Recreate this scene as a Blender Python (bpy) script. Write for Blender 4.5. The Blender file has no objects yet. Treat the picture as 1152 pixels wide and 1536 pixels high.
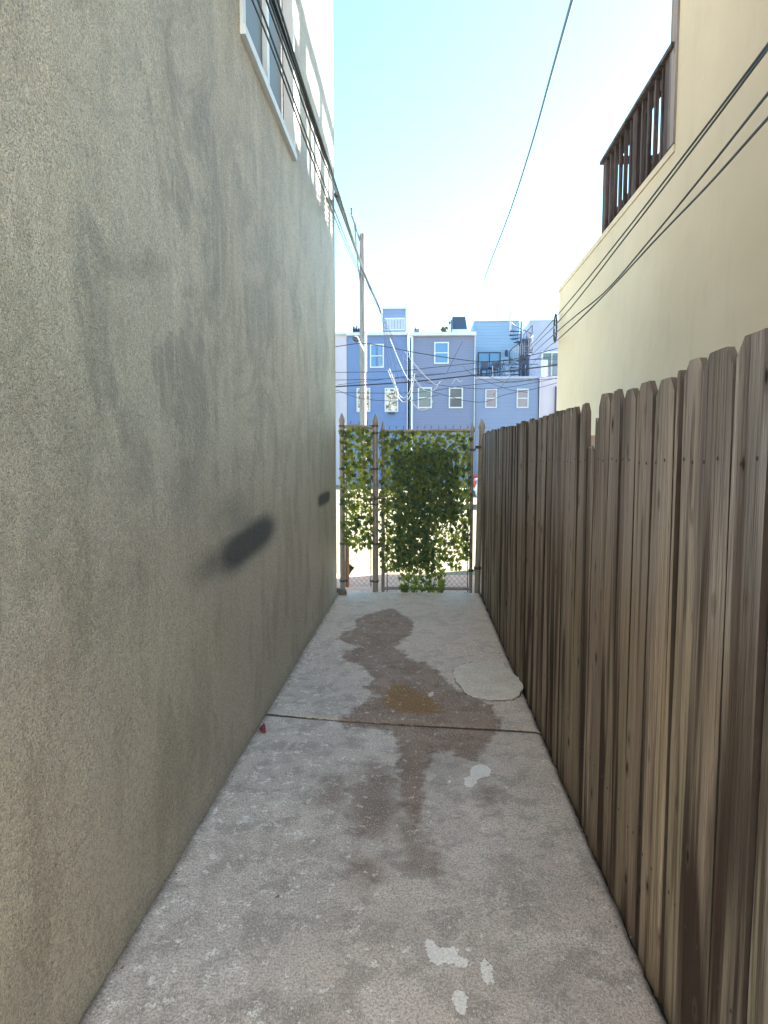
import bpy, math, random
import numpy as np
from mathutils import Vector, noise as mnoise
random.seed(7); rng = np.random.default_rng(7)
S = bpy.context.scene; COL = S.collection
# ------------------------------------------------------------------ camera
F, CX, CY = 960.0, 576.0, 768.0
PITCH = math.atan(78 / F); YAW = math.atan(57 / F * math.cos(PITCH)); EYE = 1.5
cam = bpy.data.cameras.new('camera'); co = bpy.data.objects.new('camera', cam); COL.objects.link(co)
co.location = (0, 0, EYE); co.rotation_euler = (math.pi/2 - PITCH, 0, YAW)
cam.sensor_fit = 'VERTICAL'; cam.sensor_height = 36; cam.lens = F / 1536 * 36
cam.clip_start = 0.05; cam.clip_end = 2000
S.camera = co
_f = Vector((-math.sin(YAW)*math.cos(PITCH), math.cos(YAW)*math.cos(PITCH), -math.sin(PITCH)))
_r = Vector((math.cos(YAW), math.sin(YAW), 0)); _u = _r.cross(_f); O = Vector((0, 0, EYE))
def ray(x, y): return _f + _r * ((x-CX)/F) + _u * ((CY-y)/F)
def at(x, y, Y): d = ray(x, y); return O + d * (Y / d.y)
def onx(x, y, X): d = ray(x, y); return O + d * (X / d.x)
def ground(x, y, z=0): d = ray(x, y); return O + d * ((z-EYE) / d.z)
# ------------------------------------------------------------------ tagging
ORG = {}
def tag(o, label=None, cat=None, group=None, kind=None):
    if label: o['label'] = label
    if cat: o['category'] = cat
    if group: o['group'] = group
    if kind: o['kind'] = kind
    return o
def thing(name, loc, label, cat, group=None):
    o = bpy.data.objects.new(name, None); COL.objects.link(o); o.location = loc; o.empty_display_size = .1
    ORG[o.name] = Vector(loc); return tag(o, label, cat, group)
class MB:
    def __init__(s): s.v = []; s.f = []; s.mi = []; s.sm = []
    def face(s, pts, mi=0, sm=False):
        b = len(s.v); s.v += [tuple(p) for p in pts]; s.f.append(tuple(range(b, b+len(pts)))); s.mi.append(mi); s.sm.append(sm)
    def hexa(s, p, mi=0):           # 8 points: bottom 4, top 4
        b = len(s.v); s.v += [tuple(q) for q in p]
        for f in ((3,2,1,0),(4,5,6,7),(0,1,5,4),(1,2,6,5),(2,3,7,6),(3,0,4,7)):
            s.f.append(tuple(b+i for i in f)); s.mi.append(mi); s.sm.append(False)
        return s
    def box(s, a, b, mi=0):
        x0,x1 = sorted((a[0],b[0])); y0,y1 = sorted((a[1],b[1])); z0,z1 = sorted((a[2],b[2]))
        return s.hexa([(x0,y0,z0),(x1,y0,z0),(x1,y1,z0),(x0,y1,z0),(x0,y0,z1),(x1,y0,z1),(x1,y1,z1),(x0,y1,z1)], mi)
    def tube(s, pts, r, n=6, mi=0, cap=True):
        pts = [Vector(p) for p in pts]; rs = r if isinstance(r, (list, tuple)) else [r]*len(pts)
        b = len(s.v); up = None
        for i, p in enumerate(pts):
            t = (pts[min(i+1, len(pts)-1)] - pts[max(i-1, 0)])
            if t.length < 1e-9: t = Vector((0,0,1))
            t.normalize()
            if up is None: up = Vector((0,0,1)) if abs(t.z) < .9 else Vector((0,1,0))
            a = t.cross(up)
            if a.length < 1e-6: a = t.orthogonal()
            a.normalize(); c = a.cross(t)
            for k in range(n):
                w = 2*math.pi*k/n; s.v.append(tuple(p + (a*math.cos(w) + c*math.sin(w))*rs[i]))
        for i in range(len(pts)-1):
            for k in range(n):
                s.f.append((b+i*n+k, b+i*n+(k+1)%n, b+(i+1)*n+(k+1)%n, b+(i+1)*n+k)); s.mi.append(mi); s.sm.append(n > 4)
        if cap:
            s.f.append(tuple(b+k for k in reversed(range(n)))); s.mi.append(mi); s.sm.append(False)
            s.f.append(tuple(b+(len(pts)-1)*n+k for k in range(n))); s.mi.append(mi); s.sm.append(False)
        return s
    def lathe(s, c, prof, n=14, mi=0):   # prof: (r, z)
        c = Vector(c); return s.tube([c + Vector((0,0,z + i*1e-6)) for i, (r, z) in enumerate(prof)], [max(r, 1e-4) for r, z in prof], n, mi)
    def build(s, name, m, parent=None, org=None, label=None):
        me = bpy.data.meshes.new(name)
        if parent is not None: org = ORG[parent.name]
        o3 = Vector(org) if org is not None else Vector((0,0,0))
        me.from_pydata([tuple(Vector(p) - o3) for p in s.v], [], s.f)
        ms = m if isinstance(m, (list, tuple)) else [m]
        for q in ms: me.materials.append(q)
        me.polygons.foreach_set('material_index', s.mi); me.polygons.foreach_set('use_smooth', s.sm)
        me.update()
        if any(s.sm): me.set_sharp_from_angle(angle=.75)
        o = bpy.data.objects.new(name, me); COL.objects.link(o)
        if parent is not None: o.parent = parent
        else: o.location = o3
        ORG[o.name] = o3
        if label: o['label'] = label
        return o
# ------------------------------------------------------------------ materials
class NT:
    def __init__(s, name, rough=.8, base=(.5,.5,.5)):
        s.m = bpy.data.materials.new(name); s.m.use_nodes = True; s.t = s.m.node_tree; s.L = s.t.links
        s.b = s.t.nodes['Principled BSDF']; s.b.inputs['Roughness'].default_value = rough
        s.b.inputs['Base Color'].default_value = (*base, 1)
        s.tc = s.t.nodes.new('ShaderNodeTexCoord').outputs['Object']
    def lk(s, v, inp):
        if isinstance(v, bpy.types.NodeSocket): s.L.new(v, inp)
        elif isinstance(v, (tuple, list)): inp.default_value = (*v, 1) if (len(v) == 3 and inp.type == 'RGBA') else v
        else: inp.default_value = v
    def vmul(s, v, sc, off=None):
        n = s.t.nodes.new('ShaderNodeMapping'); s.lk(v, n.inputs[0]); n.inputs['Scale'].default_value = sc
        if off is not None: s.lk(off, n.inputs['Location'])
        return n.outputs[0]
    def noise(s, scale, detail=3, rough=.55, vec=None, dist=0, ntype=None):
        n = s.t.nodes.new('ShaderNodeTexNoise'); s.lk(vec or s.tc, n.inputs['Vector'])
        n.inputs['Scale'].default_value = scale; n.inputs['Detail'].default_value = detail; n.inputs['Roughness'].default_value = rough; n.inputs['Distortion'].default_value = dist
        return n.outputs[0]
    def voro(s, scale, vec=None, feat='F1'):
        n = s.t.nodes.new('ShaderNodeTexVoronoi'); s.lk(vec or s.tc, n.inputs['Vector']); n.inputs['Scale'].default_value = scale; n.feature = feat
        return n.outputs['Distance']
    def ramp(s, fac, stops):
        n = s.t.nodes.new('ShaderNodeValToRGB'); s.lk(fac, n.inputs[0]); e = n.color_ramp.elements
        while len(e) < len(stops): e.new(.5)
        for q, (p, c) in zip(e, stops):
            q.position = p; q.color = (c, c, c, 1) if isinstance(c, (int, float)) else (*c, 1)
        return n.outputs[0]
    def mix(s, fac, a, b, mode='MIX'):
        n = s.t.nodes.new('ShaderNodeMix'); n.data_type = 'RGBA'; n.blend_type = mode
        s.lk(fac, n.inputs[0]); s.lk(a, n.inputs[6]); s.lk(b, n.inputs[7]); return n.outputs[2]
    def math(s, op, a, b=0.0, clamp=False):
        n = s.t.nodes.new('ShaderNodeMath'); n.operation = op; n.use_clamp = clamp; s.lk(a, n.inputs[0]); s.lk(b, n.inputs[1]); return n.outputs[0]
    def sstep(s, v, lo, hi):
        n = s.t.nodes.new('ShaderNodeMapRange'); n.interpolation_type = 'SMOOTHSTEP'; s.lk(v, n.inputs[0])
        n.inputs[1].default_value = lo; n.inputs[2].default_value = hi; return n.outputs[0]
    def attr(s, name):
        n = s.t.nodes.new('ShaderNodeAttribute'); n.attribute_name = name; return n.outputs['Fac']
    def bump(s, h, strength=.5, dist=.01, prev=None):
        n = s.t.nodes.new('ShaderNodeBump'); s.lk(h, n.inputs['Height']); n.inputs['Strength'].default_value = strength; n.inputs['Distance'].default_value = dist
        if prev is not None: s.L.new(prev, n.inputs['Normal'])
        s.L.new(n.outputs[0], s.b.inputs['Normal']); return n.outputs[0]
    def col(s, c): s.lk(c, s.b.inputs['Base Color']); return s
    def xyz(s):
        n = s.t.nodes.new('ShaderNodeSeparateXYZ'); s.L.new(s.tc, n.inputs[0]); return n.outputs
    def rnd(s): return s.t.nodes.new('ShaderNodeObjectInfo').outputs['Random']
def simple(name, c, rough=.6, metal=0, var=.12, scale=6, bump=0):
    t = NT(name, rough); n = t.noise(scale, 4)
    t.col(t.mix(n, tuple(q*(1-var*1.6) for q in c), tuple(min(1, q*(1+var)) for q in c)))
    t.b.inputs['Metallic'].default_value = metal
    if bump: t.bump(t.noise(scale*12, 3), .4, bump)
    return t.m
# --- stucco of the left wall
def stucco_left():
    t = NT('rough khaki stucco', .55); P = t.xyz()
    big = t.noise(.9, 4, .6); mid = t.noise(4.5, 4, .6, vec=t.vmul(t.tc, (1,1,.35)))
    streak = t.noise(7, 5, .65, vec=t.vmul(t.tc, (1,1.3,.16)), dist=.4)
    c = t.mix(t.ramp(big, [(.3,0),(.7,1)]), (.58,.52,.41), (.74,.67,.55))
    grime_shade = t.math('MULTIPLY', t.sstep(t.noise(1.7, 6, .68, dist=.8), .44, .60), t.math('ADD', t.math('MULTIPLY', t.sstep(t.math('ADD', P[2], t.math('MULTIPLY', big, 1.6)), 1.6, 3.0), .6), t.math('MULTIPLY', t.math('MULTIPLY', t.math('SUBTRACT', 1, t.sstep(P[1], 1.8, 4.6)), t.sstep(t.math('ADD', P[2], mid), 1.2, 2.2)), .5), True))
    c = t.mix(t.math('MULTIPLY', t.math('MULTIPLY', t.math('SUBTRACT', 1, t.sstep(P[1], 1.5, 5.2)), t.sstep(t.math('ADD', P[2], t.math('MULTIPLY', big, 1.2)), .9, 2.2)), .5), c, (.30,.275,.215))  # light falloff in the colour: darker near and high, lighter low and far
    c = t.mix(t.math('MULTIPLY', grime_shade, .7), c, (.205,.19,.155))  # mottled grime, also weighted near and high to paint the shade there
    c = t.mix(t.math('MULTIPLY', t.sstep(mid, .48, .62), .38), c, (.29,.255,.185))
    c = t.mix(t.math('MULTIPLY', t.sstep(t.noise(3.1, 6, .7, dist=1.2, vec=t.vmul(t.tc, (1,1,.6), (4,4,4))), .52, .60), .32), c, (.62,.58,.50))
    c = t.mix(t.math('MULTIPLY', t.sstep(streak, .54, .72), .5), c, (.64,.59,.48))
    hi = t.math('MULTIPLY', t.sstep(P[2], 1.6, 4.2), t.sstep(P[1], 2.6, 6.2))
    c = t.mix(t.math('MULTIPLY', hi, .6), c, (.66,.66,.66))                       # grazing sky light painted on the upper far end
    foot_band = t.math('MULTIPLY', t.math('SUBTRACT', 1, t.sstep(t.math('ADD', P[2], t.math('MULTIPLY', mid, .22)), .07, .20)), .6)
    c = t.mix(foot_band, c, (.23,.22,.18))  # darker band along the foot of the wall
    seam = t.math('ABSOLUTE', t.math('SUBTRACT', t.math('ADD', P[1], t.math('MULTIPLY', t.noise(2.2, 3), .05)), 4.62))
    c = t.mix(t.math('MULTIPLY', t.math('SUBTRACT', 1, t.sstep(seam, .002, .03)), .35), c, (.55,.53,.47))
    grain = t.noise(230, 3, .6)
    g3 = t.noise(75, 3, .6)
    c = t.mix(t.math('MULTIPLY', t.sstep(grain, .51, .38), .56), c, (.14,.125,.10))
    c = t.mix(t.math('MULTIPLY', t.sstep(grain, .56, .66), .30), c, (.80,.76,.66))
    c = t.mix(t.math('MULTIPLY', t.sstep(g3, .52, .40), .3), c, (.20,.18,.14))
    sm = t.attr('smudge'); sp = t.math('ADD', sm, t.math('MULTIPLY', t.math('SUBTRACT', grain, .5), .5))
    c = t.mix(t.math('MULTIPLY', t.sstep(sp, .02, 1.0), .95), c, (.028,.028,.032))
    t.col(c)
    n = t.bump(grain, 1.0, .02)
    n = t.bump(t.noise(45, 3, .6), .8, .018, n)
    t.bump(t.noise(3.5, 4, .55), .5, .05, n)
    return t.m
def render_wall(name, c0, c1, gs=140, warm=None):
    t = NT(name, .85); c = t.mix(t.ramp(t.noise(.7, 4), [(.3,0),(.7,1)]), c0, c1)
    st = t.noise(5, 5, .6, vec=t.vmul(t.tc, (1,1,.2)))
    c = t.mix(t.math('MULTIPLY', t.sstep(st, .53, .66), .14), c, tuple(q*.78 for q in c0))
    t.col(c); n = t.bump(t.noise(gs, 3), .5, .003); t.bump(t.noise(1.6, 3), .4, .06, n)
    return t.m
# --- concrete slab
def concrete():
    t = NT('old stained concrete', .62); P = t.xyz()
    big = t.noise(1.1, 5, .6); mid = t.noise(7, 5, .65); fine = t.noise(120, 3, .7); tiny = t.noise(420, 2, .6)
    brush = t.noise(70, 3, .6, vec=t.vmul(t.tc, (1.3,.28,1)))
    c = t.mix(t.ramp(big, [(.36,0),(.64,1)]), (.43,.365,.335), (.74,.63,.57))
    c = t.mix(t.math('MULTIPLY', t.math('SUBTRACT', 1, t.sstep(t.math('ADD', P[0], t.math('MULTIPLY', big, .8)), -.35, .35)), .6), c, (.56,.515,.50))  # cooler left side, tint of the light put into the colour
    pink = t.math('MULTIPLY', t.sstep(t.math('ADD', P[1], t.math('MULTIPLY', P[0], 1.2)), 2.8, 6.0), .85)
    c = t.mix(pink, c, (.93,.71,.57))  # pink tint, raised in brightness to stand for light through the gate
    c = t.mix(t.math('MULTIPLY', t.sstep(mid, .5, .59), .58), c, (.25,.21,.185))
    c = t.mix(t.math('MULTIPLY', t.sstep(t.noise(2.6, 6, .7, dist=.6), .52, .58), .45), c, (.30,.25,.22))
    c = t.mix(t.math('MULTIPLY', t.sstep(t.noise(4.2, 6, .72, dist=.9, vec=t.vmul(t.tc, (1,1,1), (9,2,0))), .54, .60), .4), c, (.80,.74,.70))
    c = t.mix(t.math('MULTIPLY', t.sstep(brush, .5, .7), .22), c, (.55,.53,.52))
    c = t.mix(t.math('MULTIPLY', pink, .62), c, (.96,.76,.61))  # second pass of pink with the painted brightness at the far end
    # stains
    jit = t.math('MULTIPLY', t.math('SUBTRACT', t.noise(14, 5, .65), .5), .16)
    jf = t.math('ADD', jit, t.math('MULTIPLY', t.math('SUBTRACT', fine, .5), .03))
    st = t.math('ADD', t.attr('stain'), jf)
    edge = t.math('MULTIPLY', t.sstep(st, -.015, .01), t.math('SUBTRACT', 1, t.sstep(st, .01, .05)))
    k = t.math('MULTIPLY', t.sstep(st, -.02, .03), t.math('ADD', .38, t.math('MULTIPLY', mid, .6)))
    c = t.mix(k, c, (.135,.07,.045)); c = t.mix(t.math('MULTIPLY', edge, .22), c, (.13,.09,.065))
    soft = t.sstep(t.math('ADD', t.attr('soft'), jf), -.06, .07)
    c = t.mix(t.math('MULTIPLY', soft, .7), c, (.13,.08,.055))
    oc = t.sstep(t.math('ADD', t.attr('ochre'), t.math('MULTIPLY', jf, .8)), -.02, .05)
    c = t.mix(t.math('MULTIPLY', oc, .9), c, (.23,.125,.02))
    # white mineral bloom on the left edge and in flecks
    fl = t.noise(17, 6, .75); px = t.math('SUBTRACT', 1, t.sstep(P[0], -.8, .15))
    fleck = t.math('MULTIPLY', t.sstep(t.math('ADD', fl, t.math('MULTIPLY', px, .05)), .60, .65), .75)
    c = t.mix(fleck, c, (.92,.91,.90))
    sc = t.math('MULTIPLY', t.sstep(t.noise(11, 5, .7, vec=t.vmul(t.tc, (1,1,1), (7,3,1))), .61, .66), t.math('MULTIPLY', px, .5))
    c = t.mix(sc, c, (.20,.20,.21))
    wh = t.sstep(t.math('ADD', t.attr('white'), t.math('MULTIPLY', t.math('SUBTRACT', t.noise(30, 6, .7), .5), .05)), -.002, .002)
    v = t.sstep(t.voro(26, feat='F1'), .085, .06); vs = t.sstep(t.noise(3, 2), .5, .6)
    c = t.mix(t.math('MULTIPLY', t.math('MULTIPLY', v, vs), .3), c, (.95,.93,.91))
    pit = t.sstep(t.voro(48, vec=t.vmul(t.tc, (1,1,1), (3,1,0))), .09, .06)
    c = t.mix(t.math('MULTIPLY', pit, t.math('MULTIPLY', t.sstep(t.noise(5, 2), .52, .6), .7)), c, (.09,.08,.075))
    c = t.mix(t.math('MULTIPLY', t.sstep(fine, .53, .42), .62), c, (.20,.175,.16))
    c = t.mix(t.math('MULTIPLY', t.sstep(t.noise(200, 3, .7, vec=t.vmul(t.tc, (1.4,.5,1))), .53, .62), .5), c, (.85,.82,.80))
    c = t.mix(t.math('MULTIPLY', t.sstep(tiny, .54, .40), .45), c, (.22,.20,.19))
    c = t.mix(t.math('MULTIPLY', wh, .62), c, t.mix(t.sstep(fine,.4,.6), (.84,.82,.81), (1,.98,.97)))
    c = t.mix(t.math('MULTIPLY', t.sstep(st, -.02, .035), .5), c, (.88,.72,.60), 'MULTIPLY'); c = t.mix(t.math('MULTIPLY', soft, .4), c, (.88,.74,.62), 'MULTIPLY'); c = t.mix(t.math('MULTIPLY', oc, .5), c, (1.0,.78,.42), 'MULTIPLY')
    # cracks & dirt gathered along the walls
    cr = t.math('ADD', t.attr('crack'), t.math('MULTIPLY', t.math('SUBTRACT', t.noise(30, 4), .5), .012))
    c = t.mix(t.math('MULTIPLY', t.math('SUBTRACT', 1, t.sstep(cr, .002, .007)), .8), c, (.06,.05,.045))
    jn = t.math('ADD', t.attr('joint'), t.math('MULTIPLY', t.math('SUBTRACT', t.noise(30, 4), .5), .012))
    c = t.mix(t.math('MULTIPLY', t.math('SUBTRACT', 1, t.sstep(jn, .009, .017)), .93), c, (.035,.03,.026))
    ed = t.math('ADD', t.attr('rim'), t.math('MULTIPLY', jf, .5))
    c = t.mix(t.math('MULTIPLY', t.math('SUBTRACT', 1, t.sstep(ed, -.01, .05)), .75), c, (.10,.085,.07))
    t.col(c)
    t.lk(t.math('SUBTRACT', .62, t.math('MULTIPLY', t.sstep(st, -.01, .03), -.2)), t.b.inputs['Roughness']); t.b.inputs['Specular IOR Level'].default_value = .3
    h = t.math('ADD', t.math('MULTIPLY', fine, .6), t.math('MULTIPLY', t.noise(16, 5, .7), 1.0))
    n = t.bump(h, .7, .006); t.bump(t.math('MULTIPLY', wh, 1), .6, .003, n)
    return t.m
def patch_mat():
    t = NT('grey mortar patch', .9); f = t.noise(60, 5, .7)
    c = t.mix(t.noise(5, 4), (.50,.43,.37), (.84,.74,.65)); c = t.mix(t.sstep(f, .55, .75), c, (.92,.88,.83)); c = t.mix(t.math('MULTIPLY', t.sstep(f, .45, .3), .6), c, (.17,.15,.135))
    t.col(c); t.bump(f, .9, .008); return t.m
# --- weathered picket wood
def wood(name, a, b, dark, green=.35, axis=1):
    t = NT(name, .92); t.b.inputs['Specular IOR Level'].default_value = .15; r = t.rnd()
    cmb = t.t.nodes.new('ShaderNodeCombineXYZ'); t.L.new(t.math('MULTIPLY', r, 37.0), cmb.inputs[0]); t.L.new(t.math('MULTIPLY', r, 91.0), cmb.inputs[1]); t.L.new(t.math('MULTIPLY', r, 13.0), cmb.inputs[2])
    off = cmb.outputs[0]; P = t.xyz()
    def st(x, z): return t.vmul(t.tc, (x, x, z), off)
    g1 = t.noise(1, 6, .7, vec=st(26, 1.1), dist=.8); g2 = t.noise(1, 4, .65, vec=st(95, 1.8), dist=.3); g3 = t.noise(1, 3, .5, vec=st(8.5, .55), dist=.5); g4 = t.noise(1, 3, .55, vec=st(21, .7), dist=.8)
    c = t.mix(t.ramp(g1, [(.36,0),(.64,1)]), a, b)
    c = t.mix(t.math('MULTIPLY', r, .5), c, tuple(q*.55 for q in a))
    c = t.mix(t.math('MULTIPLY', t.sstep(P[2], .9, 1.45), .68), c, (.40,.37,.375))
    gm = t.noise(1, 3, .5, vec=st(14, .7)); low = t.math('SUBTRACT', 1, t.sstep(P[2], .3, 1.5))
    c = t.mix(t.math('MULTIPLY', t.math('MULTIPLY', t.sstep(gm, .45, .62), t.math('ADD', .25, low)), green), c, (.24,.215,.12))
    c = t.mix(t.math('MULTIPLY', t.sstep(t.noise(1, 5, .7, vec=st(44, 2)), .59, .68), .35), c, (.50,.43,.36))
    c = t.mix(t.math('MULTIPLY', t.sstep(g2, .49, .40), .38), c, tuple(q*.30 for q in a))
    amt = t.math('ADD', .42, t.math('MULTIPLY', low, .5), True)
    c = t.mix(t.math('MULTIPLY', t.sstep(g3, .49, .62), amt), c, dark)
    c = t.mix(t.math('MULTIPLY', t.sstep(g4, .54, .66), .62), c, tuple(q*1.6 for q in dark))
    c = t.mix(t.math('MULTIPLY', t.math('SUBTRACT', 1, t.sstep(t.math('ADD', P[2], t.math('MULTIPLY', gm, .3)), .05, .40)), .4), c, tuple(q*1.6 for q in dark))
    k = t.voro(1, vec=t.vmul(t.tc, (11, 11, 4.6), off)); kk = t.sstep(k, .105, .045)
    halo = t.math('MULTIPLY', t.sstep(k, .20, .12), .5)
    c = t.mix(halo, c, tuple(q*.45 for q in a)); t.col(t.mix(t.math('MULTIPLY', kk, .9), c, (.02,.014,.011)))
    n = t.bump(g1, .8, .012); n = t.bump(g2, .8, .008, n); t.bump(kk, .5, .006, n)
    return t.m
def siding(name, c, lap=.11, bd=.02, z0=0):
    t = NT(name, .6); P = t.xyz(); fr = t.math('FRACT', t.math('DIVIDE', P[2], lap))
    n = t.noise(.8, 3)
    cc = t.mix(n, tuple(q*.92 for q in c), tuple(min(1, q*1.06) for q in c))
    cc = t.mix(t.math('MULTIPLY', t.sstep(fr, .1, .0), .5), cc, tuple(q*.45 for q in c))
    t.col(cc); t.bump(t.math('SUBTRACT', 1, fr), .6, bd); return t.m
def glass(name, c, rough=.06, curtain=False):
    t = NT(name, rough); t.b.inputs['Specular IOR Level'].default_value = 1.0
    if curtain:
        t.col(t.mix(t.sstep(t.noise(3.2, 4, .6, dist=1.5), .42, .58), (.03,.03,.04), (.62,.60,.58)))
    else:
        t.col(t.mix(t.noise(2.0, 2), c, tuple(q*.75 for q in c)))
    return t.m
def leaf():
    t = NT('waxy ivy leaf', .42); r = t.noise(9, 3)
    at_ = t.attr('tone'); c = t.mix(at_, (.045,.095,.065), (.11,.165,.035)); t.col(c)
    tr = t.t.nodes.new('ShaderNodeBsdfTranslucent'); t.L.new(t.mix(at_, (.03,.10,.04), (.62,.60,.06)), tr.inputs[0])
    ms = t.t.nodes.new('ShaderNodeMixShader'); ms.inputs[0].default_value = .5
    out = t.t.nodes['Material Output']; t.L.new(t.b.outputs[0], ms.inputs[1]); t.L.new(tr.outputs[0], ms.inputs[2]); t.L.new(ms.outputs[0], out.inputs[0])
    return t.m
M = dict(
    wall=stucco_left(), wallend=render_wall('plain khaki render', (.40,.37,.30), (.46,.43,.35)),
    cream=render_wall('smooth cream render', (.56,.485,.37), (.64,.56,.44)),
    creamtrim=simple('cream painted cap', (.70,.64,.53), .6),
    conc=concrete(), patch=patch_mat(), dirt=simple('packed dark dirt', (.025,.02,.017), .95, var=.4, scale=40, bump=.01),
    picket=wood('weathered pine picket', (.25,.19,.15), (.42,.335,.27), (.035,.021,.016)),
    rail=wood('fence rail timber', (.20,.15,.11), (.30,.24,.18), (.07,.05,.04)),
    deckw=wood('dark stained deck timber', (.10,.082,.09), (.17,.14,.145), (.04,.028,.026), green=0),
    gap_shade=simple('dark gap-shade board', (.018,.015,.013), .95, var=.3, scale=12),  # near-black colour standing in for shade behind the gaps
    edge=simple('gap-shaded board edge', (.045,.034,.028), .95, var=.3, scale=20),  # board sides coloured dark to stand for shade between pickets
    nail=simple('rusted nail head', (.05,.035,.03), .7, .3),
    galv=simple('galvanised steel', (.27,.255,.24), .5, .25, var=.25, scale=30),
    galvd=simple('dull dark steel fitting', (.10,.10,.105), .5, .6, var=.3, scale=40),
    wire=simple('thin steel wire', (.12,.12,.125), .5, .5),
    leaf=leaf(), stem=simple('brown green stem', (.06,.07,.03), .7),
    black=simple('black cable sheath', (.02,.022,.028), .55), cabwhite=simple('pale cable sheath', (.42,.43,.44), .6),
    trim=simple('white painted trim', (.58,.61,.66), .5, var=.06), trimb=simple('pale blue grey frame', (.50,.56,.64), .4, var=.08),
    blue=siding('mid blue siding', (.145,.22,.43)), grey=siding('violet grey siding', (.185,.215,.345), .16, .03),
    lblue=siding('light blue siding', (.27,.39,.55), .2, .03), blue2=siding('flat blue siding', (.19,.25,.41), .25, .006),
    pale=render_wall('pale lilac render', (.48,.44,.54), (.55,.51,.60)), pwhite=render_wall('off white render', (.35,.38,.50), (.41,.44,.56)),
    grass=glass('sky blue window glass', (.08,.22,.48)), gdark=glass('dark window glass', (.10,.12,.15), .12), gcurt=glass('curtained window glass', (.5,.5,.5), .1, True),
    gwall=simple('grey blind behind pane', (.06,.063,.075), .5, var=.1),
    iron=simple('dark painted iron', (.05,.07,.12), .5, .3), roof=simple('grey roof membrane', (.22,.23,.25), .9),
    navy=simple('dark navy cladding', (.03,.06,.12), .5), pole=wood('utility pole timber', (.13,.12,.115), (.19,.175,.165), (.07,.06,.055), green=0),
    street=NT('pale street concrete', .9).m, apron=simple('pink concrete', (.62,.40,.33), .9, var=.25, scale=8, bump=.004),
    red=simple('glossy red car paint', (.55,.02,.03), .25, var=.03), silver=simple('silver white car paint', (.55,.60,.68), .25, .3, var=.03),
    tyre=simple('black rubber', (.02,.02,.02), .85), rimm=simple('alloy rim', (.5,.5,.52), .3, .8), lamp=simple('clear lamp lens', (.7,.7,.7), .1), tail=simple('red tail lens', (.4,.01,.01), .15),
    stone=simple('grey brown stone', (.20,.17,.15), .9, var=.4, scale=25, bump=.01), redp=simple('faded red plastic', (.20,.012,.025), .6, var=.25, scale=40),
    orange=simple('orange and bounce-tinted board', (.50,.24,.11), .7, var=.3, scale=18), rubbish=simple('black torn plastic', (.02,.02,.02), .35),
)
t = NT('x'); bpy.data.materials.remove(t.m)
# street material: cracked pale concrete with tar lines
t = NT('pale worn street concrete', .9); c = t.mix(t.noise(.5, 5), (.18,.155,.105), (.25,.215,.15)); cell = t.voro(.55, feat='DISTANCE_TO_EDGE')
c = t.mix(t.math('MULTIPLY', t.sstep(cell, .012, .0), .7), c, (.12,.11,.10)); c = t.mix(t.math('MULTIPLY', t.sstep(t.noise(3, 5, .7), .55, .7), .35), c, (.25,.23,.2))
t.col(c); t.bump(t.noise(40, 4), .5, .006); M['street'] = t.m
# ------------------------------------------------------------------ world + sun
AZ, EL = math.atan2(1.0, .55), math.atan(.6/math.hypot(1, .55))
w = bpy.data.worlds.new('World'); S.world = w; w.use_nodes = True
sk = w.node_tree.nodes.new('ShaderNodeTexSky'); sk.sky_type = 'NISHITA'; sk.sun_disc = False; sk.sun_elevation = EL; sk.sun_rotation = AZ
sk.air_density = 1.0; sk.dust_density = .6; sk.ozone_density = 2.0
bg = w.node_tree.nodes['Background']; bg.inputs[1].default_value = .078; tn = w.node_tree.nodes.new('ShaderNodeMix'); tn.data_type = 'RGBA'; tn.blend_type = 'MULTIPLY'; tn.inputs[0].default_value = 1; tn.inputs[7].default_value = (.73, .93, .83, 1)
w.node_tree.links.new(sk.outputs[0], tn.inputs[6]); w.node_tree.links.new(tn.outputs[2], bg.inputs[0])
sd = Vector((1, .55, .6)).normalized()
sl = bpy.data.lights.new('sun', 'SUN'); sl.energy = 5.0; sl.angle = math.radians(.55); sl.color = (1, .93, .82)
so = bpy.data.objects.new('sun', sl); COL.objects.link(so); so.rotation_euler = sd.to_track_quat('Z', 'Y').to_euler()
S.view_settings.view_transform = 'Standard'; S.view_settings.look = 'None'; S.view_settings.gamma = 1; S.view_settings.use_curve_mapping = False
S.view_settings.exposure = 3.15
S.cycles.max_bounces = 8; S.cycles.diffuse_bounces = 5; S.cycles.transparent_max_bounces = 8
S.cycles.sample_clamp_indirect = 8
# ------------------------------------------------------------------ setting: street, apron, slab
m = MB(); m.face([(-900,-900,-.06),(900,-900,-.06),(900,900,-.06),(-900,900,-.06)]); tag(m.build('street_ground', M['street']), kind='structure')
P1, P2 = ground(166, 1454), ground(505, 892)             # foot of the left wall
wd = (P2 - P1).normalized(); wn = Vector((wd.y, -wd.x, 0))
def onwall(x, y): d = ray(x, y); return O + d * ((P1 - O).dot(wn) / d.dot(wn))
def wallx(Y): return P1.x + (Y - P1.y) * wd.x / wd.y
XF = ground(722, 890).x                                   # fence face
YG = ground(640, 888).y                                   # gate line
YJ0, YJ1 = ground(401, 1072), ground(809, 1099)
def zpx(pts, s, ox, oy): return [ground(ox + a/s, oy + b/s) for a, b in pts]
z5 = lambda pts: zpx(pts, 2.4, 380, 880); z8 = lambda pts: zpx(pts, 1.6457, 160, 1180)
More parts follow.
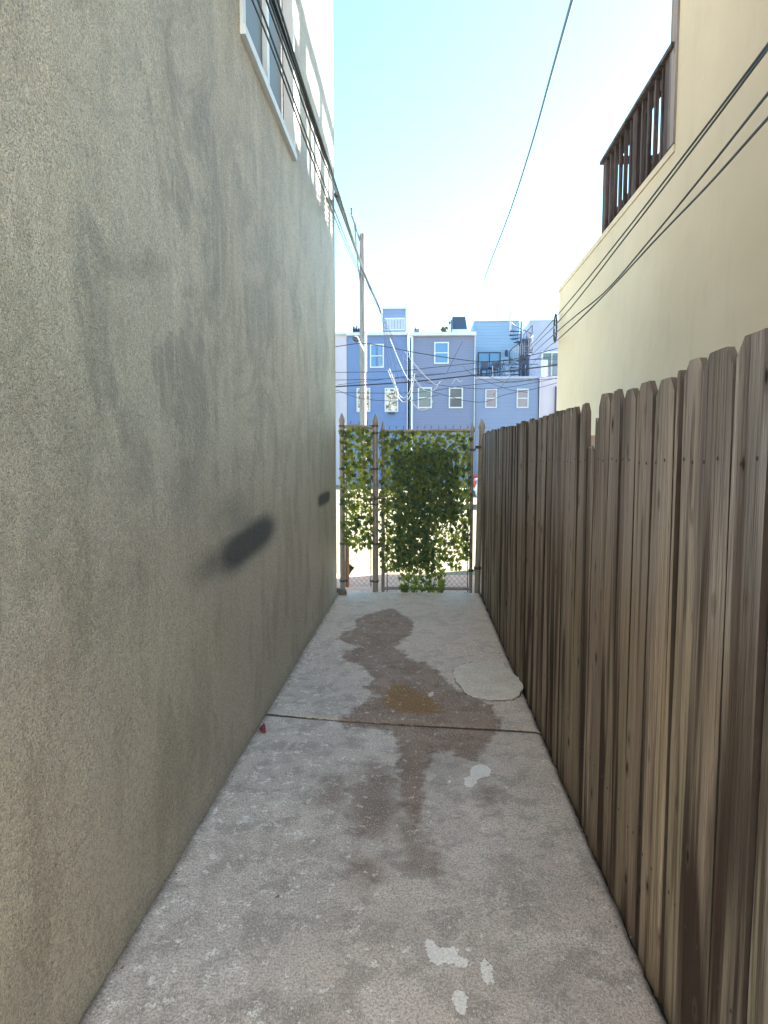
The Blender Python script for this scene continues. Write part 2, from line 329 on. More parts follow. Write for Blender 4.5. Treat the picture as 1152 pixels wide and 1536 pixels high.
def sdf(Q, poly, closed=True):                            # >0 inside
    P = np.array([(p.x, p.y) for p in poly]); n = len(P); d = np.full(len(Q), 1e9); ins = np.zeros(len(Q), bool)
    for i in range(n if closed else n-1):
        a, b = P[i], P[(i+1) % n]; e = b-a; wv = Q-a; tt = np.clip((wv@e)/(e@e), 0, 1)
        d = np.minimum(d, np.hypot(*(wv - tt[:,None]*e).T))
        if closed:
            cnd = ((a[1] > Q[:,1]) != (b[1] > Q[:,1])); xx = a[0] + (Q[:,1]-a[1])*(b[0]-a[0])/((b[1]-a[1]) or 1e-9); ins ^= cnd & (Q[:,0] < xx)
    return np.where(ins, d, -d) if closed else d
stain = [z5([(370,150),(365,120),(430,95),(500,78),(530,95),(578,130),(570,170),(540,190),(510,215),(550,240),(560,262),(620,270),(680,320),(740,380),(800,400),(860,430),(890,480),(885,520),(850,560),(815,600),(800,635),(760,620),(700,590),(640,600),(620,700),(600,860),(570,865),(540,800),(520,700),(525,560),(500,520),(420,505),(330,510),(300,480),(360,440),(440,390),(400,360),(440,335),(400,290),(330,265),(320,240),(380,215),(300,190),(330,160)])]
softs = [z5([(330,830),(350,760),(400,660),(450,630),(500,650),(520,760),(510,850),(450,910),(380,890)]), z5([(800,700),(850,715),(875,760),(850,805),(825,790),(835,740)]), z5([(230,780),(255,700),(320,680),(340,760),(290,800)]),
         z8([(700,80),(760,70),(800,150),(840,190),(800,230),(740,190)]), z8([(590,180),(680,175),(690,230),(620,240)])]
ochre = [z5([(455,410),(500,345),(560,360),(640,395),(690,435),(680,458),(600,462),(520,455),(480,435)])]
white = [z5([(778,650),(820,638),(858,655),(852,682),(812,690),(800,712),(780,724),(764,720),(757,690),(785,678)]), z5([(700,695),(714,697),(712,708),(702,706)]), z5([(628,385),(655,378),(650,392),(636,398)]),
         z8([(785,378),(797,370),(818,398),(850,392),(866,402),(872,418),(895,428),(892,444),(868,444),(850,436),(822,441),(800,432),(790,412)]), z8([(920,430),(934,424),(950,440),(957,470),(953,498),(940,488),(924,462)]), z8([(856,500),(870,489),(885,505),(891,535),(888,560),(876,571),(862,548),(852,530)]),
         z8([(262,55),(275,50),(272,66),(258,78)]), z8([(885,248),(897,246),(895,258),(887,258)])]
crack = [z5([(255,268),(300,272),(380,282),(470,290),(550,296)])]
joint = [[ground(*p) for p in ((399,1071),(450,1076),(520,1081),(600,1086),(700,1092),(811,1099))]]
def slab(name, ya, yb, z):
    nx, ny = 84, max(8, int((max(p.y for p in (yb(0), yb(1))) - min(ya(0).y, ya(1).y))/.021))
    V = []
    for j in range(ny+1):
        for i in range(nx+1):
            u, v = i/nx, j/ny; a, b = ya(u), yb(u); Y = a.y + (b.y-a.y)*v
            x0 = wallx(Y) - .0; x1 = XF - .012 + (mnoise.noise(Vector((Y*6, 3, 0)))*.012 + mnoise.noise(Vector((Y*23, 9, 0)))*.008)
            V.append((x0 + (x1-x0)*u, Y))
    A = np.array(V); zz = np.array([z + mnoise.noise(Vector((x*1.3, y*1.3, 0)))*.006 + mnoise.noise(Vector((x*6, y*6, 4)))*.0012 for x, y in V])
    e = np.array([i % (nx+1) for i in range(len(V))]); zz[e >= nx] -= .012; zz[e == nx-1] -= .002
    row = np.array([i // (nx+1) for i in range(len(V))]); zz[(row == 0) | (row == ny)] -= .004
    me = bpy.data.meshes.new(name); fs = [(j*(nx+1)+i, j*(nx+1)+i+1, (j+1)*(nx+1)+i+1, (j+1)*(nx+1)+i) for j in range(ny) for i in range(nx)]
    vs = [(x, y, q) for (x, y), q in zip(V, zz)]; n0 = len(vs)
    # skirts down to the ground all round
    per = [i for i in range(nx+1)] + [j*(nx+1)+nx for j in range(1, ny+1)] + [ny*(nx+1)+i for i in range(nx-1, -1, -1)] + [j*(nx+1) for j in range(ny-1, 0, -1)]
    vs += [(vs[k][0], vs[k][1], -.1) for k in per]; L = len(per)
    fs += [(per[k], n0+k, n0+(k+1) % L, per[(k+1) % L]) for k in range(L)]
    me.from_pydata(vs, [], fs); me.polygons.foreach_set('use_smooth', [True]*len(fs)); me.materials.append(M['conc']); me.update()
    Q = np.array([(a, b) for a, b, _ in vs])
    for nm, polys, cl in (('stain', stain, 1), ('soft', softs, 1), ('ochre', ochre, 1), ('white', white, 1), ('crack', crack, 0), ('joint', joint, 0)):
        f = [sdf(Q, p, bool(cl)) for p in polys]; val = np.max(f, 0) if cl else np.min(f, 0)
        me.attributes.new(nm, 'FLOAT', 'POINT').data.foreach_set('value', val.astype(np.float32))
    wx = np.array([wallx(y) for y in Q[:,1]]); rim = np.minimum(Q[:,0]-wx, (XF-.0-Q[:,0])*1.3)
    me.attributes.new('rim', 'FLOAT', 'POINT').data.foreach_set('value', rim.astype(np.float32))
    o = bpy.data.objects.new(name, me); COL.objects.link(o); ORG[o.name] = Vector((0,0,0)); return tag(o, kind='structure')
def jl(u, d):
    p = YJ0.lerp(YJ1, u); return Vector((p.x, p.y + d + mnoise.noise(Vector((u*9, 1, 0)))*.004, 0))
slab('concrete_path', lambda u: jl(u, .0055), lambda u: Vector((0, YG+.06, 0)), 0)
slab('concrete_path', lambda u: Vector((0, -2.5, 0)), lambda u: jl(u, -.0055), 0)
m = MB(); m.box((wallx(-2.5)-.2,-2.5,-.055), (2.0, YG+.05, -.03)); tag(m.build('soil_ground', M['dirt']), kind='structure')
m = MB(); m.box((-1.6, YG+.06, -.055), (2.0, ground(560,862,-.02).y, -.012)); tag(m.build('apron_pavement', M['apron']), kind='structure')
m = MB(); m.box((-9,-4.59,-.055), (9,-2.51,-.022)); m.box((-9,-2.5,-.055), (-1.25,.7,-.022)); m.box((2.05,-2.5,-.055), (9,2.1,-.022)); tag(m.build('fill_pavement', M['creamtrim']), kind='structure')  # unseen pale paving added to bounce sunlight into the alley
# oval mortar patch, a little proud of the slab
pp = z5([(722,318),(730,292),(762,276),(830,270),(900,283),(950,318),(973,362),(962,395),(925,408),(855,411),(820,404),(790,403),(758,382),(738,352),(726,335)])
cpt = sum(pp, Vector())/len(pp); ring = []
for i in range(len(pp)):
    for k in range(5):
        a, b = pp[i], pp[(i+1) % len(pp)]; q = a.lerp(b, k/5); ring.append(q + (q-cpt).normalized()*(random.uniform(-.008,.008) + .03*mnoise.noise(q*7)))
m = MB(); b0 = len(m.v)
m.v += [(p.x, p.y, -.01) for p in ring] + [(p.x, p.y, .007+random.uniform(-.002,.001)) for p in ring] + [tuple(p.lerp(cpt, .08) + Vector((0,0,.009))) for p in ring] + [tuple(p.lerp(cpt, .5) + Vector((0,0,.011+random.uniform(-.001,.001)))) for p in ring] + [(cpt.x, cpt.y, .012)]
L = len(ring)
for a in range(3):
    for k in range(L): m.f.append((a*L+k, a*L+(k+1)%L, (a+1)*L+(k+1)%L, (a+1)*L+k))
for k in range(L): m.f.append((3*L+k, 3*L+(k+1)%L, 4*L))
m.mi = [0]*len(m.f); m.sm = [True]*len(m.f); tag(m.build('concrete_patch', M['patch']), kind='structure')
# thin dark gap of crumbled mortar round the patch
m = MB()
for k in range(L):
    a, b = ring[k], ring[(k+1)%L]
    if (a.y < cpt.y - .02 and random.random() < .9) or random.random() < .3:
        oa = a + (a-cpt).normalized()*random.uniform(.002,.012); ob = b + (b-cpt).normalized()*random.uniform(.002,.012)
        m.face([(a.x,a.y,.0085),(oa.x,oa.y,.0085),(ob.x,ob.y,.0085),(b.x,b.y,.0085)])
tag(m.build('patch_crack', M['dirt']), kind='structure')
# ------------------------------------------------------------------ left house
H = 9.2; YE = P2.y + .0
house = thing('stucco_house', (wallx(0), 0, 0), 'tall house with rough khaki stucco side wall along the left of the path', 'house')
ho = ORG[house.name]
wb0, wb1 = onwall(362, 62), onwall(441, 234); WY0, WY1, WZ0, WZ1 = wb0.y, wb1.y, (wb0.z+wb1.z)/2, 5.35
wall_u0, wall_u1 = .75, YE + .01
def snap(lo, hi, st, marks):
    g = list(np.arange(lo, hi, st)) + [hi] + marks; g = sorted(set(round(x, 4) for x in g)); out = [g[0]]
    for x in g[1:]:
        if x - out[-1] < st*.3:
            if x in [round(k, 4) for k in marks] or x == g[-1]: out[-1] = x
        else: out.append(x)
    return out
gy = snap(wall_u0, wall_u1, .05, [WY0, WY1]); gz = snap(-.1, H, .05, [WZ0, WZ1])
def wp(Y, z, d=0): return Vector((wallx(Y), Y, z)) + wn*d
vs = []; 
for z in gz:
    for Y in gy:
        edge = min(abs(Y-wall_u1), abs(z-WZ0) if WY0-.1 < Y < WY1+.1 else 9, 1)
        d = (mnoise.noise(Vector((Y*.9, z*.9, 0)))*.008 + mnoise.noise(Vector((Y*3.5, z*2.5, 7)))*.004) * min(1, edge*8)
        foot = .012*max(0, .06-z)/.06
        vs.append(tuple(wp(Y, z, d - .006 + foot) - ho))
ny = len(gy); fs = []
for j in range(len(gz)-1):
    for i in range(ny-1):
        cy_, cz_ = (gy[i]+gy[i+1])/2, (gz[j]+gz[j+1])/2
        if WY0 < cy_ < WY1 and WZ0 < cz_ < WZ1: continue
        fs.append((j*ny+i, (j)*ny+i+1, (j+1)*ny+i+1, (j+1)*ny+i))
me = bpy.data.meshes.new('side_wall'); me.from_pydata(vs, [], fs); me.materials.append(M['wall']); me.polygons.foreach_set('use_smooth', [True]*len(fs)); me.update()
sm = np.zeros(len(vs)); A = np.array([(Y, z) for z in gz for Y in gy])
def blob(pts, r, amp):
    w3 = [onwall(*p) for p in pts]; P = [Vector((p.y, p.z, 0)) for p in w3]; P = [Vector((p.x*.27, p.y, 0)) for p in P]; d = sdf(A*np.array([.27, 1.0]), P, False); return amp*np.exp(-(d/(r*.9))**2)
for pts, r, amp in (([(358,826),(394,799)], .11, 1.25), ([(322,846),(350,828)], .10, .62), ([(352,765),(376,800)], .13, .42), ([(483,750),(492,745)], .06, 1.4)):
    sm = np.maximum(sm, blob(pts, r, amp))
me.attributes.new('smudge', 'FLOAT', 'POINT').data.foreach_set('value', sm.astype(np.float32))
o = bpy.data.objects.new('side_wall', me); COL.objects.link(o); o.parent = house; ORG[o.name] = ho
m = MB(); a, b = wp(wall_u1, 0), wp(wall_u0, 0); a2, b2 = Vector((a.x-8, a.y, 0)), Vector((b.x-8, b.y, 0)); up = Vector((0,0,H)); dn = Vector((0,0,-.1))
m.face([a+dn, a2+dn, a2+up, a+up]); m.face([a2+dn, b2+dn, b2+up, a2+up]); m.face([b2+dn, b+dn, b+up, b2+up])
m.build('end_walls', M['wallend'], house)
m = MB(); m.hexa([a+up, b+up+Vector((0,-.05,0)), b2+up, a2+up, a+up+Vector((.05,.05,.15)), b+up+Vector((.05,-.05,.15)), b2+up+Vector((0,-.05,.15)), a2+up+Vector((0,.05,.15))]); m.build('roof', M['roof'], house)
# window in the wall
def wbox(mb, Ya, Yb, za, zb, d0, d1, mi=0):
    mb.hexa([wp(Ya,za,d0), wp(Yb,za,d0), wp(Yb,za,d1), wp(Ya,za,d1), wp(Ya,zb,d0), wp(Yb,zb,d0), wp(Yb,zb,d1), wp(Ya,zb,d1)], mi)
ym = WY0 + (WY1-WY0)*.58
m = MB(); wbox(m, WY0+.04, ym-.02, WZ0+.05, WZ1-.04, -.10, -.075); wbox(m, ym+.02, WY1-.04, WZ0+.05, WZ1-.04, -.085, -.06)
win = m.build('window', M['gwall'], house)
m = MB(); wbox(m, WY0, WY0+.05, WZ0+.0502, WZ1-.0502, -.12, .012); wbox(m, WY1-.05, WY1, WZ0+.0502, WZ1-.0502, -.12, .012); wbox(m, WY0, WY1, WZ1-.05, WZ1, -.12, .012); wbox(m, WY0, WY1, WZ0, WZ0+.05, -.12, .022); wbox(m, ym-.03, ym+.03, WZ0+.0502, WZ1-.0502, -.11, -.045)
m.build('frame', M['trimb'], win)
# ------------------------------------------------------------------ right cream house
XR = 2.0
c0 = onx(842, 436, XR); dk = onx(1012, 226, XR); rt0 = onx(906, 349, XR); zc = (c0.z + dk.z)/2; YU = dk.y; YC = onx(838, 470, XR).y
rh = thing('cream_house', (XR, 0, 0), 'cream rendered house with a roof deck behind the wooden fence', 'house')
m = MB(); m.box((XR, 2.2, -.1), (5.4, YC, zc)); m.build('lower_wall', M['cream'], rh)
m = MB(); m.box((XR+.002, 2.2, zc), (5.4, YU, 10.5)); m.build('upper_wall', M['cream'], rh)
m = MB(); m.box((XR-.010, YU+.001, zc+.002), (5.41, YC+.010, zc+.06)); m.build('deck_edge', M['cream'], rh)
m = MB(); m.box((XR-.015, YU, zc+.07), (XR+.12, YU+.13, 8.5)); m.build('corner_board', M['deckw'], rh)
# deck railing
rz0, rz1 = zc+.06, onx(908, 238, XR).z; y0, y1 = YU+.14, rt0.y
rl = thing('deck_railing', (XR, y0, zc), 'dark timber balustrade on the roof deck of the cream house', 'railing')
for yy, wdt in ((y1-.06, .12), (y0 + (y1-y0)*.42, .13), (y0, .10)):
    m = MB(); m.box((XR-.01, yy, rz0), (XR+.10, yy+wdt, rz1-.035)); m.build('post', M['deckw'], rl)
m = MB(); m.box((XR-.04, y0-.1, rz1-.035), (XR+.13, y1+.10, rz1)); m.build('top_rail', M['deckw'], rl)
m = MB(); m.box((XR+.025, y0, rz1-.16), (XR+.06, y1, rz1-.07)); m.build('upper_rail', M['deckw'], rl)
m = MB(); m.box((XR+.025, y0, rz0+.05), (XR+.06, y1, rz0+.13)); m.build('lower_rail', M['deckw'], rl)
yy = y0 + .15
while yy < y1 - .14:
    if abs(yy - (y0 + (y1-y0)*.42 + .05)) > .11:
        m = MB(); m.box((XR-.008, yy, rz0+.02), (XR+.024, yy+.036, rz1-.05)); m.build('baluster', M['deckw'], rl)
    yy += .165
# far return of the railing
rl2 = thing('deck_railing', (XR+.2, y1, zc), 'dark timber railing across the far end of the cream house deck, seen between balusters', 'railing')
m = MB(); m.box((XR+.14, y1-.03, rz1-.035), (5.2, y1+.1, rz1)); m.build('top_rail', M['deckw'], rl2)
m = MB()
for k in range(15): m.box((XR+.2+k*.2, y1, rz0+.02), (XR+.236+k*.2, y1+.03, rz1-.035))
m.build('balusters', M['deckw'], rl2)
# unseen house added behind the cream one (its roof rail throws the barred light on the left wall)
XN, ZN, YN = 6.0, 8.02, 11.1
nb = thing('shadow_house', (XN, 0, 0), 'unseen tall pale house with a roof deck, added behind the cream house to shade the left wall', 'house')
m = MB(); m.box((XN, 3, -.1), (12, YN, ZN)); m.build('wall', M['pale'], nb)  # wall of the unseen added house
m = MB(); m.box((XN+.01, 3, ZN), (12, 8.5, 11.6)); m.build('shade_tower', M['pale'], nb)  # block added to keep the window end of the left wall shaded
m = MB(); m.box((XN-.02, 8.51, ZN+1.02), (XN+.14, YN, ZN+1.15)); m.build('top_rail', M['trim'], nb)
m = MB(); m.box((XN, 8.51, ZN+.62), (XN+.1, YN, ZN+.76)); m.build('shadow_middle_rail', M['trim'], nb)
for k, (yy, ww) in enumerate(((8.9,.30),(9.9,.12),(10.9,.14))):
    m = MB(); m.box((XN, yy, ZN+.002), (XN+.1, yy+ww, ZN+1.018)); m.build('post', M['trim'], nb)
yy = 8.6
while yy < YN:
    if random.random() < .8: m = MB(); m.box((XN+.02, yy, ZN+.002), (XN+.1, yy+.12, ZN+.618)); m.build('baluster', M['trim'], nb)
    yy += random.choice((.24, .30, .38))
bh_ = thing('fill_house', (0, -4.6, 0), 'unseen cream house added behind the viewpoint to bounce sunlight forward', 'house')
m = MB(); m.box((-9, -12, -.1), (9, -4.6, 8.5)); m.build('wall', M['creamtrim'], bh_)  # unseen house put behind the camera as a sunlit bounce wall
for bx in (-5, -2.2, 3.2):
    for bz in (1.0, 4.2):
        m = MB(); m.box((bx, -4.605, bz), (bx+.9, -4.58, bz+1.4)); wn_ = m.build('window', M['gdark'], bh_)  # window of the unseen fill house
        m = MB(); m.box((bx-.08,-4.599,bz-.08),(bx-.001,-4.54,bz+1.48)); m.box((bx+.901,-4.599,bz-.08),(bx+.98,-4.54,bz+1.48)); m.box((bx,-4.599,bz-.08),(bx+.9,-4.54,bz-.001)); m.box((bx,-4.599,bz+1.401),(bx+.9,-4.54,bz+1.48)); m.build('frame', M['trim'], wn_)
m = MB(); m.box((.2, -4.605, 0), (1.15, -4.56, 2.1)); m.build('door', M['navy'], bh_)  # door of the unseen fill house
# ------------------------------------------------------------------ wooden fence
fence = thing('wooden_fence', (XF, 0, 0), 'long weathered dog-eared picket fence along the right side of the path', 'fence')
nb_ = [onx(p, 692, XF).y for p in (895,912,931.5,954,978.5,1012,1047,1100,1160)]; Y0 = nb_[0]
near = nb_ + [nb_[-1] - .149*k for k in range(1, 8)]
ys = []; y = Y0
while y < YG - .06: ys.append(y); y += .1475
ys = sorted(set(ys[1:] + [YG-.03] + near))
if ys[-1]-ys[-2] < .08: ys.pop(-2)
def picket(y0, y1, top, gap=.004, lab=None, broken=False, split=False, nails=True):
    n, rows = 9, 10; m = MB(); ph = random.uniform(0, 9); cup = random.choice((-1,1,1))*random.uniform(.002, .007); dx = random.uniform(-.004, .004)
    y0 += gap*random.uniform(.35, 1.3); y1 -= gap*random.uniform(.35, 1.3); wd_ = y1-y0; ear = min(.032, wd_*.27)
    tw = random.uniform(-.006, .006); lean = random.uniform(-.004, .004)
    zs = [-.05, .02, .2, .45, .7, .95, 1.2, 1.4, 1.55, top-ear*1.25, top] if not broken else [-.05,.02,.2,.45,.7,.95,1.2,1.35,top-.05,top-.02,top]
    zs = sorted(zs); g = []
    for z in zs:
        rowp = []
        for i in range(n):
            u = i/(n-1)*2-1; zz = z
            yy = (y0+y1)/2 + u*wd_/2 + lean*(z/1.7)
            if z == top:
                if broken: zz = top - random.uniform(0, .05)
                elif ear: yy = (y0+y1)/2 + u*(wd_/2-ear) + lean
            x = XF + dx + cup*(u*u-.4) + tw*u*(z-.9)/1.0 + mnoise.noise(Vector((z*1.2, ph, u*.6)))*.004 + mnoise.noise(Vector((z*5, ph, u*3)))*.0012
            rowp.append(Vector((x, yy + mnoise.noise(Vector((z*2, ph+5, 0)))*.003, zz)))
        g.append(rowp)
    R = len(g); base = 0; sides = []
    for rowp in g: m.v += [tuple(p) for p in rowp]
    for rowp in g: m.v += [(p.x+.017, p.y, p.z) for p in rowp]
    off = R*n
    for j in range(R-1):
        for i in range(n-1):
            a = j*n+i; m.f.append((a, a+n, a+n+1, a+1)); m.f.append((off+a, off+a+1, off+a+n+1, off+a+n)); m.sm += [True, True]
        for i, s_ in ((0, 1), (n-1, -1)):
            a = j*n+i; q = (a, off+a, off+a+n, a+n); m.f.append(q if s_ > 0 else q[::-1]); m.sm.append(False); sides.append(len(m.f)-1)
    for i in range(n-1):
        a = (R-1)*n+i; m.f.append((a, off+a, off+a+1, a+1)); m.sm.append(False)
    m.mi = [2 if q in sides else 0 for q in range(len(m.f))]
    if nails:
        for z in (.32, 1.497):
            for f_ in (.27, .73):
                yy = y0 + wd_*f_ + random.uniform(-.006, .006); zz = z + random.uniform(-.008, .008)
                x = XF + dx + cup*((f_*2-1)**2-.4) - .0035
                ringp = [(x, yy + math.cos(a)*.0042, zz + math.sin(a)*.0052) for a in [k*math.pi/4 for k in range(8)]]
                m.face([(x-.0015+.0025, p[1], p[2]) for p in ringp][::-1], 1)
                m.face(ringp[::-1], 1)
    return m.build('picket', [M['picket'], M['nail'], M['edge']], fence, label=lab)
for i in range(len(ys)-1):
    a, b = ys[i], ys[i+1]; mid = (a+b)/2
    top = 1.735 + max(0, (mid-3.2))*.016 + random.uniform(-.012, .012)
    if b <= near[9]+.01: top = 1.72
    if abs(a-Y0) < .003:
        w_ = b-a
        picket(a, a+w_*.42, 1.665, .002, 'snapped short picket with a splintered top', broken=True, nails=False)
        picket(a+w_*.45, b, 1.565, .002, 'broken picket with a rotted jagged top', broken=True)
    elif abs(a-nb_[6]) < .003: picket(a, b-.03, 1.752, .005); picket(b-.028, b-.004, 1.735, 0, 'splintered sliver of picket', nails=False)
    elif abs(a-nb_[7]) < .003: picket(a+.012, b, 1.75, .004)
    elif abs(a-nb_[8]) < .003: picket(a+.008, b-.004, 1.758, .002)
    elif abs(a-near[9]) < .003: picket(a, b, 1.772, .004)
    else: picket(a, b, top, .0075)
for k in range(12):
    m = MB(); ya_ = .02 + k*.585; m.box((XF+.064, ya_, .0), (XF+.078, min(ya_+.582, YG-.05), 1.50 + random.uniform(-.01,.01))); m.build('gap_shade_board', M['gap_shade'], fence)  # boards added behind the pickets so the gaps look dark
for z in (.28, 1.45):
    m = MB(); m.box((XF+.024, 0, z), (XF+.062, YG-.03, z+.085)); m.build('rail', M['rail'], fence)
for yy in (.9, 3.2, 5.4):
    m = MB(); m.box((XF+.080, yy, -.1), (XF+.17, yy+.09, 1.62)); m.build('post', M['rail'], fence)
m = MB(); m.box((XF+.002, YG-.02, 0), (XF+.05, YG+.07, 1.80)); m.build('end_board', M['orange'], fence, label='far end board of the fence, coloured orange for bounced light')  # orange of bounced light put into the end board's colour
# ------------------------------------------------------------------ chain link: fixed panel and gate
def gx(px): return at(px, 690, YG).x
def gz_(py): return at(640, py, YG).z
def cap(m, c, r): m.lathe(c, [(r*1.18,-.03),(r*1.22,0),(r*1.15,.012),(r*.95,.028),(r*.72,.048),(r*.42,.068),(r*.12,.085),(0,.088)], 14)
def post(x, top, r, parent, name='post', lean=0, cp=True):
    m = MB(); m.tube([(x+lean*.0, YG, -.05), (x+lean, YG, top)], r, 16); o = m.build(name, M['galv'], parent)
    if cp: m = MB(); cap(m, (x+lean, YG, top), r); m.build('cap', M['galv'], o)
    return o
def clipmesh(x0, x1, z0, z1, pitch, yo):
    m = MB(); s = pitch
    for sg in (1, -1):
        k = -200
        while k < 200:
            # line x = x0 + k*s + sg*(z - z0)*.92
            pts = []; b = x0 + k*s; tz = [z0, z1]
            za, zb = z0, z1; xa, xb = b, b + sg*(z1-z0)*.92
            ok = True
            def zx(x): return z0 + (x-b)/(sg*.92)
            lo, hi = sorted((zx(x0), zx(x1))); za, zb = max(z0, lo), min(z1, hi)
            if zb - za > .01:
                xa, xb = b + sg*(za-z0)*.92, b + sg*(zb-z0)*.92
                m.tube([(xa, YG+yo+.002*sg, za), (xb, YG+yo+.002*sg, zb)], .0016, 3, cap=False)
            k += 1
    return m
def barbs(par, x0, x1, z, n):
    for k in range(n):
        m = MB()
        x = x0 + (k+.5)*(x1-x0)/n + random.uniform(-.006, .006)
        m.tube([(x-.006, YG, z-.02), (x+.004, YG, z+.025), (x+.001, YG, z+.05)], .0022, 4)
        m.tube([(x+.010, YG, z-.02), (x, YG, z+.025), (x+.010, YG, z+.048)], .0022, 4); m.build('wire_barb', M['galvd'], par)
xl, xc, xg0, xg1, xr = gx(513), gx(563), gx(574.5), gx(708), gx(718)
fx = thing('chain_link_fence', (xc, YG, 0), 'narrow fixed chain link panel between the stucco wall and the gate', 'fence')
post(xl, gz_(630), .030, fx); post(xc, gz_(632), .033, fx)
m = MB(); m.tube([(xl, YG, gz_(641)), (xl+.12, YG+.002, gz_(638)), (xc-.12, YG+.002, gz_(640)), (xc, YG, gz_(642))], .019, 12); m.build('top_rail', M['galv'], fx)
m = clipmesh(xl+.045, xc-.05, .055, 1.83, .058, .012); m.build('wire_mesh', M['wire'], fx)
for xx in (xl+.048, xc-.052):
    m = MB(); m.box((xx-.005, YG+.004, .05), (xx+.005, YG+.012, 1.84)); m.build('tension_bar', M['galvd'], fx)
barbs(fx, xl+.05, xc-.05, gz_(638), 3)
for xx, r, s_ in ((xl, .036, 1), (xc, .039, -1)):
    for z in (.12, .55, 1.0, 1.4, 1.80, 1.88):
        m = MB(); m.lathe((xx, YG, z), [(r,-.011),(r,.011)], 14); m.box((xx, YG-.004, z-.010), (xx+s_*(r+.028), YG+.004, z+.010)); m.tube([(xx+s_*(r+.016), YG-.014, z), (xx+s_*(r+.016), YG+.014, z)], .006, 6); m.build('tension_band', M['galvd'], fx)
gate = thing('chain_link_gate', (xr, YG, 0), 'chain link gate closed between the middle post and the post by the fence', 'gate')
post(xr, gz_(640), .033, gate, 'hinge_post', lean=.03)
zt, zb = gz_(647), gz_(883)
post(xg0, gz_(643), .0195, gate, 'stile'); post(xg1, gz_(644), .0195, gate, 'stile')
m = MB(); m.tube([(xg0, YG, zt), (xg1, YG, zt+.012)], .0185, 12); m.build('top_rail', M['galv'], gate)
m = MB(); m.tube([(xg0, YG, zb), (xg1, YG, zb+.006)], .0185, 12); m.build('bottom_rail', M['galv'], gate)
m = clipmesh(xg0+.03, xg1-.03, zb-.012, zt, .058, .012); m.build('wire_mesh', M['wire'], gate)
barbs(gate, xg0+.03, xg1-.02, zt+.012, 12)
for xx in (xg0+.047, xg1-.034):
    m = MB(); m.box((xx-.005, YG+.006, zb-.04), (xx+.005, YG+.014, zt)); m.build('tension_bar', M['galvd'], gate)
for py in (671, 851):
    z = gz_(py); m = MB(); m.lathe((xr, YG, z), [(.040,-.016),(.040,.016)], 14); m.lathe((xg1, YG, z-.03), [(.027,-.014),(.027,.014)], 12)
    m.tube([(xg1, YG-.012, z-.03), (xg1+.035, YG-.016, z-.03), (xg1+.04, YG-.016, z), (xr, YG-.01, z)], .009, 8); m.box((xr, YG-.006, z-.014), (xr+.065, YG+.006, z+.014)); m.build('hinge', M['galvd'], gate)
z = gz_(748); m = MB(); m.lathe((xc, YG, z), [(.038,-.013),(.038,.013)], 14); m.box((xc-.055, YG-.05, z-.012), (xc-.01, YG-.032, z+.012)); m.tube([(xc+.01, YG-.044, z), (xg0+.03, YG-.044, z), (xg0+.035, YG-.03, z-.015)], .008, 8); m.tube([(xc, YG-.045, z-.02), (xc, YG-.045, z+.03)], .009, 8); m.build('latch', M['galvd'], gate)
# ------------------------------------------------------------------ ivy screens
LEAF = [(0,-.05),(.16,-.28),(.46,-.30),(.40,-.02),(.62,.20),(.34,.28),(.22,.50),(0,.82),(-.22,.50),(-.34,.28),(-.62,.20),(-.40,-.02),(-.46,-.30),(-.16,-.28)]
def add_leaf(m, tone, p, size, nrm, spin, tn):
    n = Vector(nrm).normalized(); a = n.orthogonal().normalized()
    upv = Vector((0,0,-1)); a = upv.cross(n)
    if a.length < .01: a = Vector((1,0,0))
    a.normalize(); b = n.cross(a) * -1
    if b.z > 0: b = -b
    ca, sa = math.cos(spin), math.sin(spin); A_, B_ = a*ca + b*sa, b*ca - a*sa
    i0 = len(m.v); c = Vector(p); m.v.append(tuple(c + B_*size*.15 + n*size*.06)); tone.append(tn)
    for (x, y) in LEAF:
        m.v.append(tuple(c + A_*x*size + B_*y*size - n*size*.22*(x*x*1.6 + y*y*.35))); tone.append(tn)
    k = len(LEAF)
    for j in range(k): m.f.append((i0, i0+1+j, i0+1+(j+1) % k)); m.mi.append(0); m.sm.append(False)
def density_gate(px, py):
    if 575 < px < 702 and 655 < py < 870: px += 5*mnoise.noise(Vector((px*.05, py*.06, 1))); py += 9*mnoise.noise(Vector((px*.06, py*.05, 5)))
    if px < 569 or px > 706 or py < 647: return 0
    if px < 592: return 1.35 if py < 853 else 0
    if py < 675: return 1.3
    if 592 <= px <= 686 and py < 783: return 3.9
    if 592 <= px <= 650 and py < 850: return 3.4
    if px > 686 and py < 775: return 1.2
    if px > 650 and py < 838: return 1.15
    if 676 < px < 692 and 838 <= py < 856: return .8
    if 600 < px < 668 and py < 887: return 1.2
    return 0
def density_panel(px, py):
    if px < 513 or px > 559 or py < 642: return 0
    return 1.5 if py < 820 + 5*math.sin(px) else 0
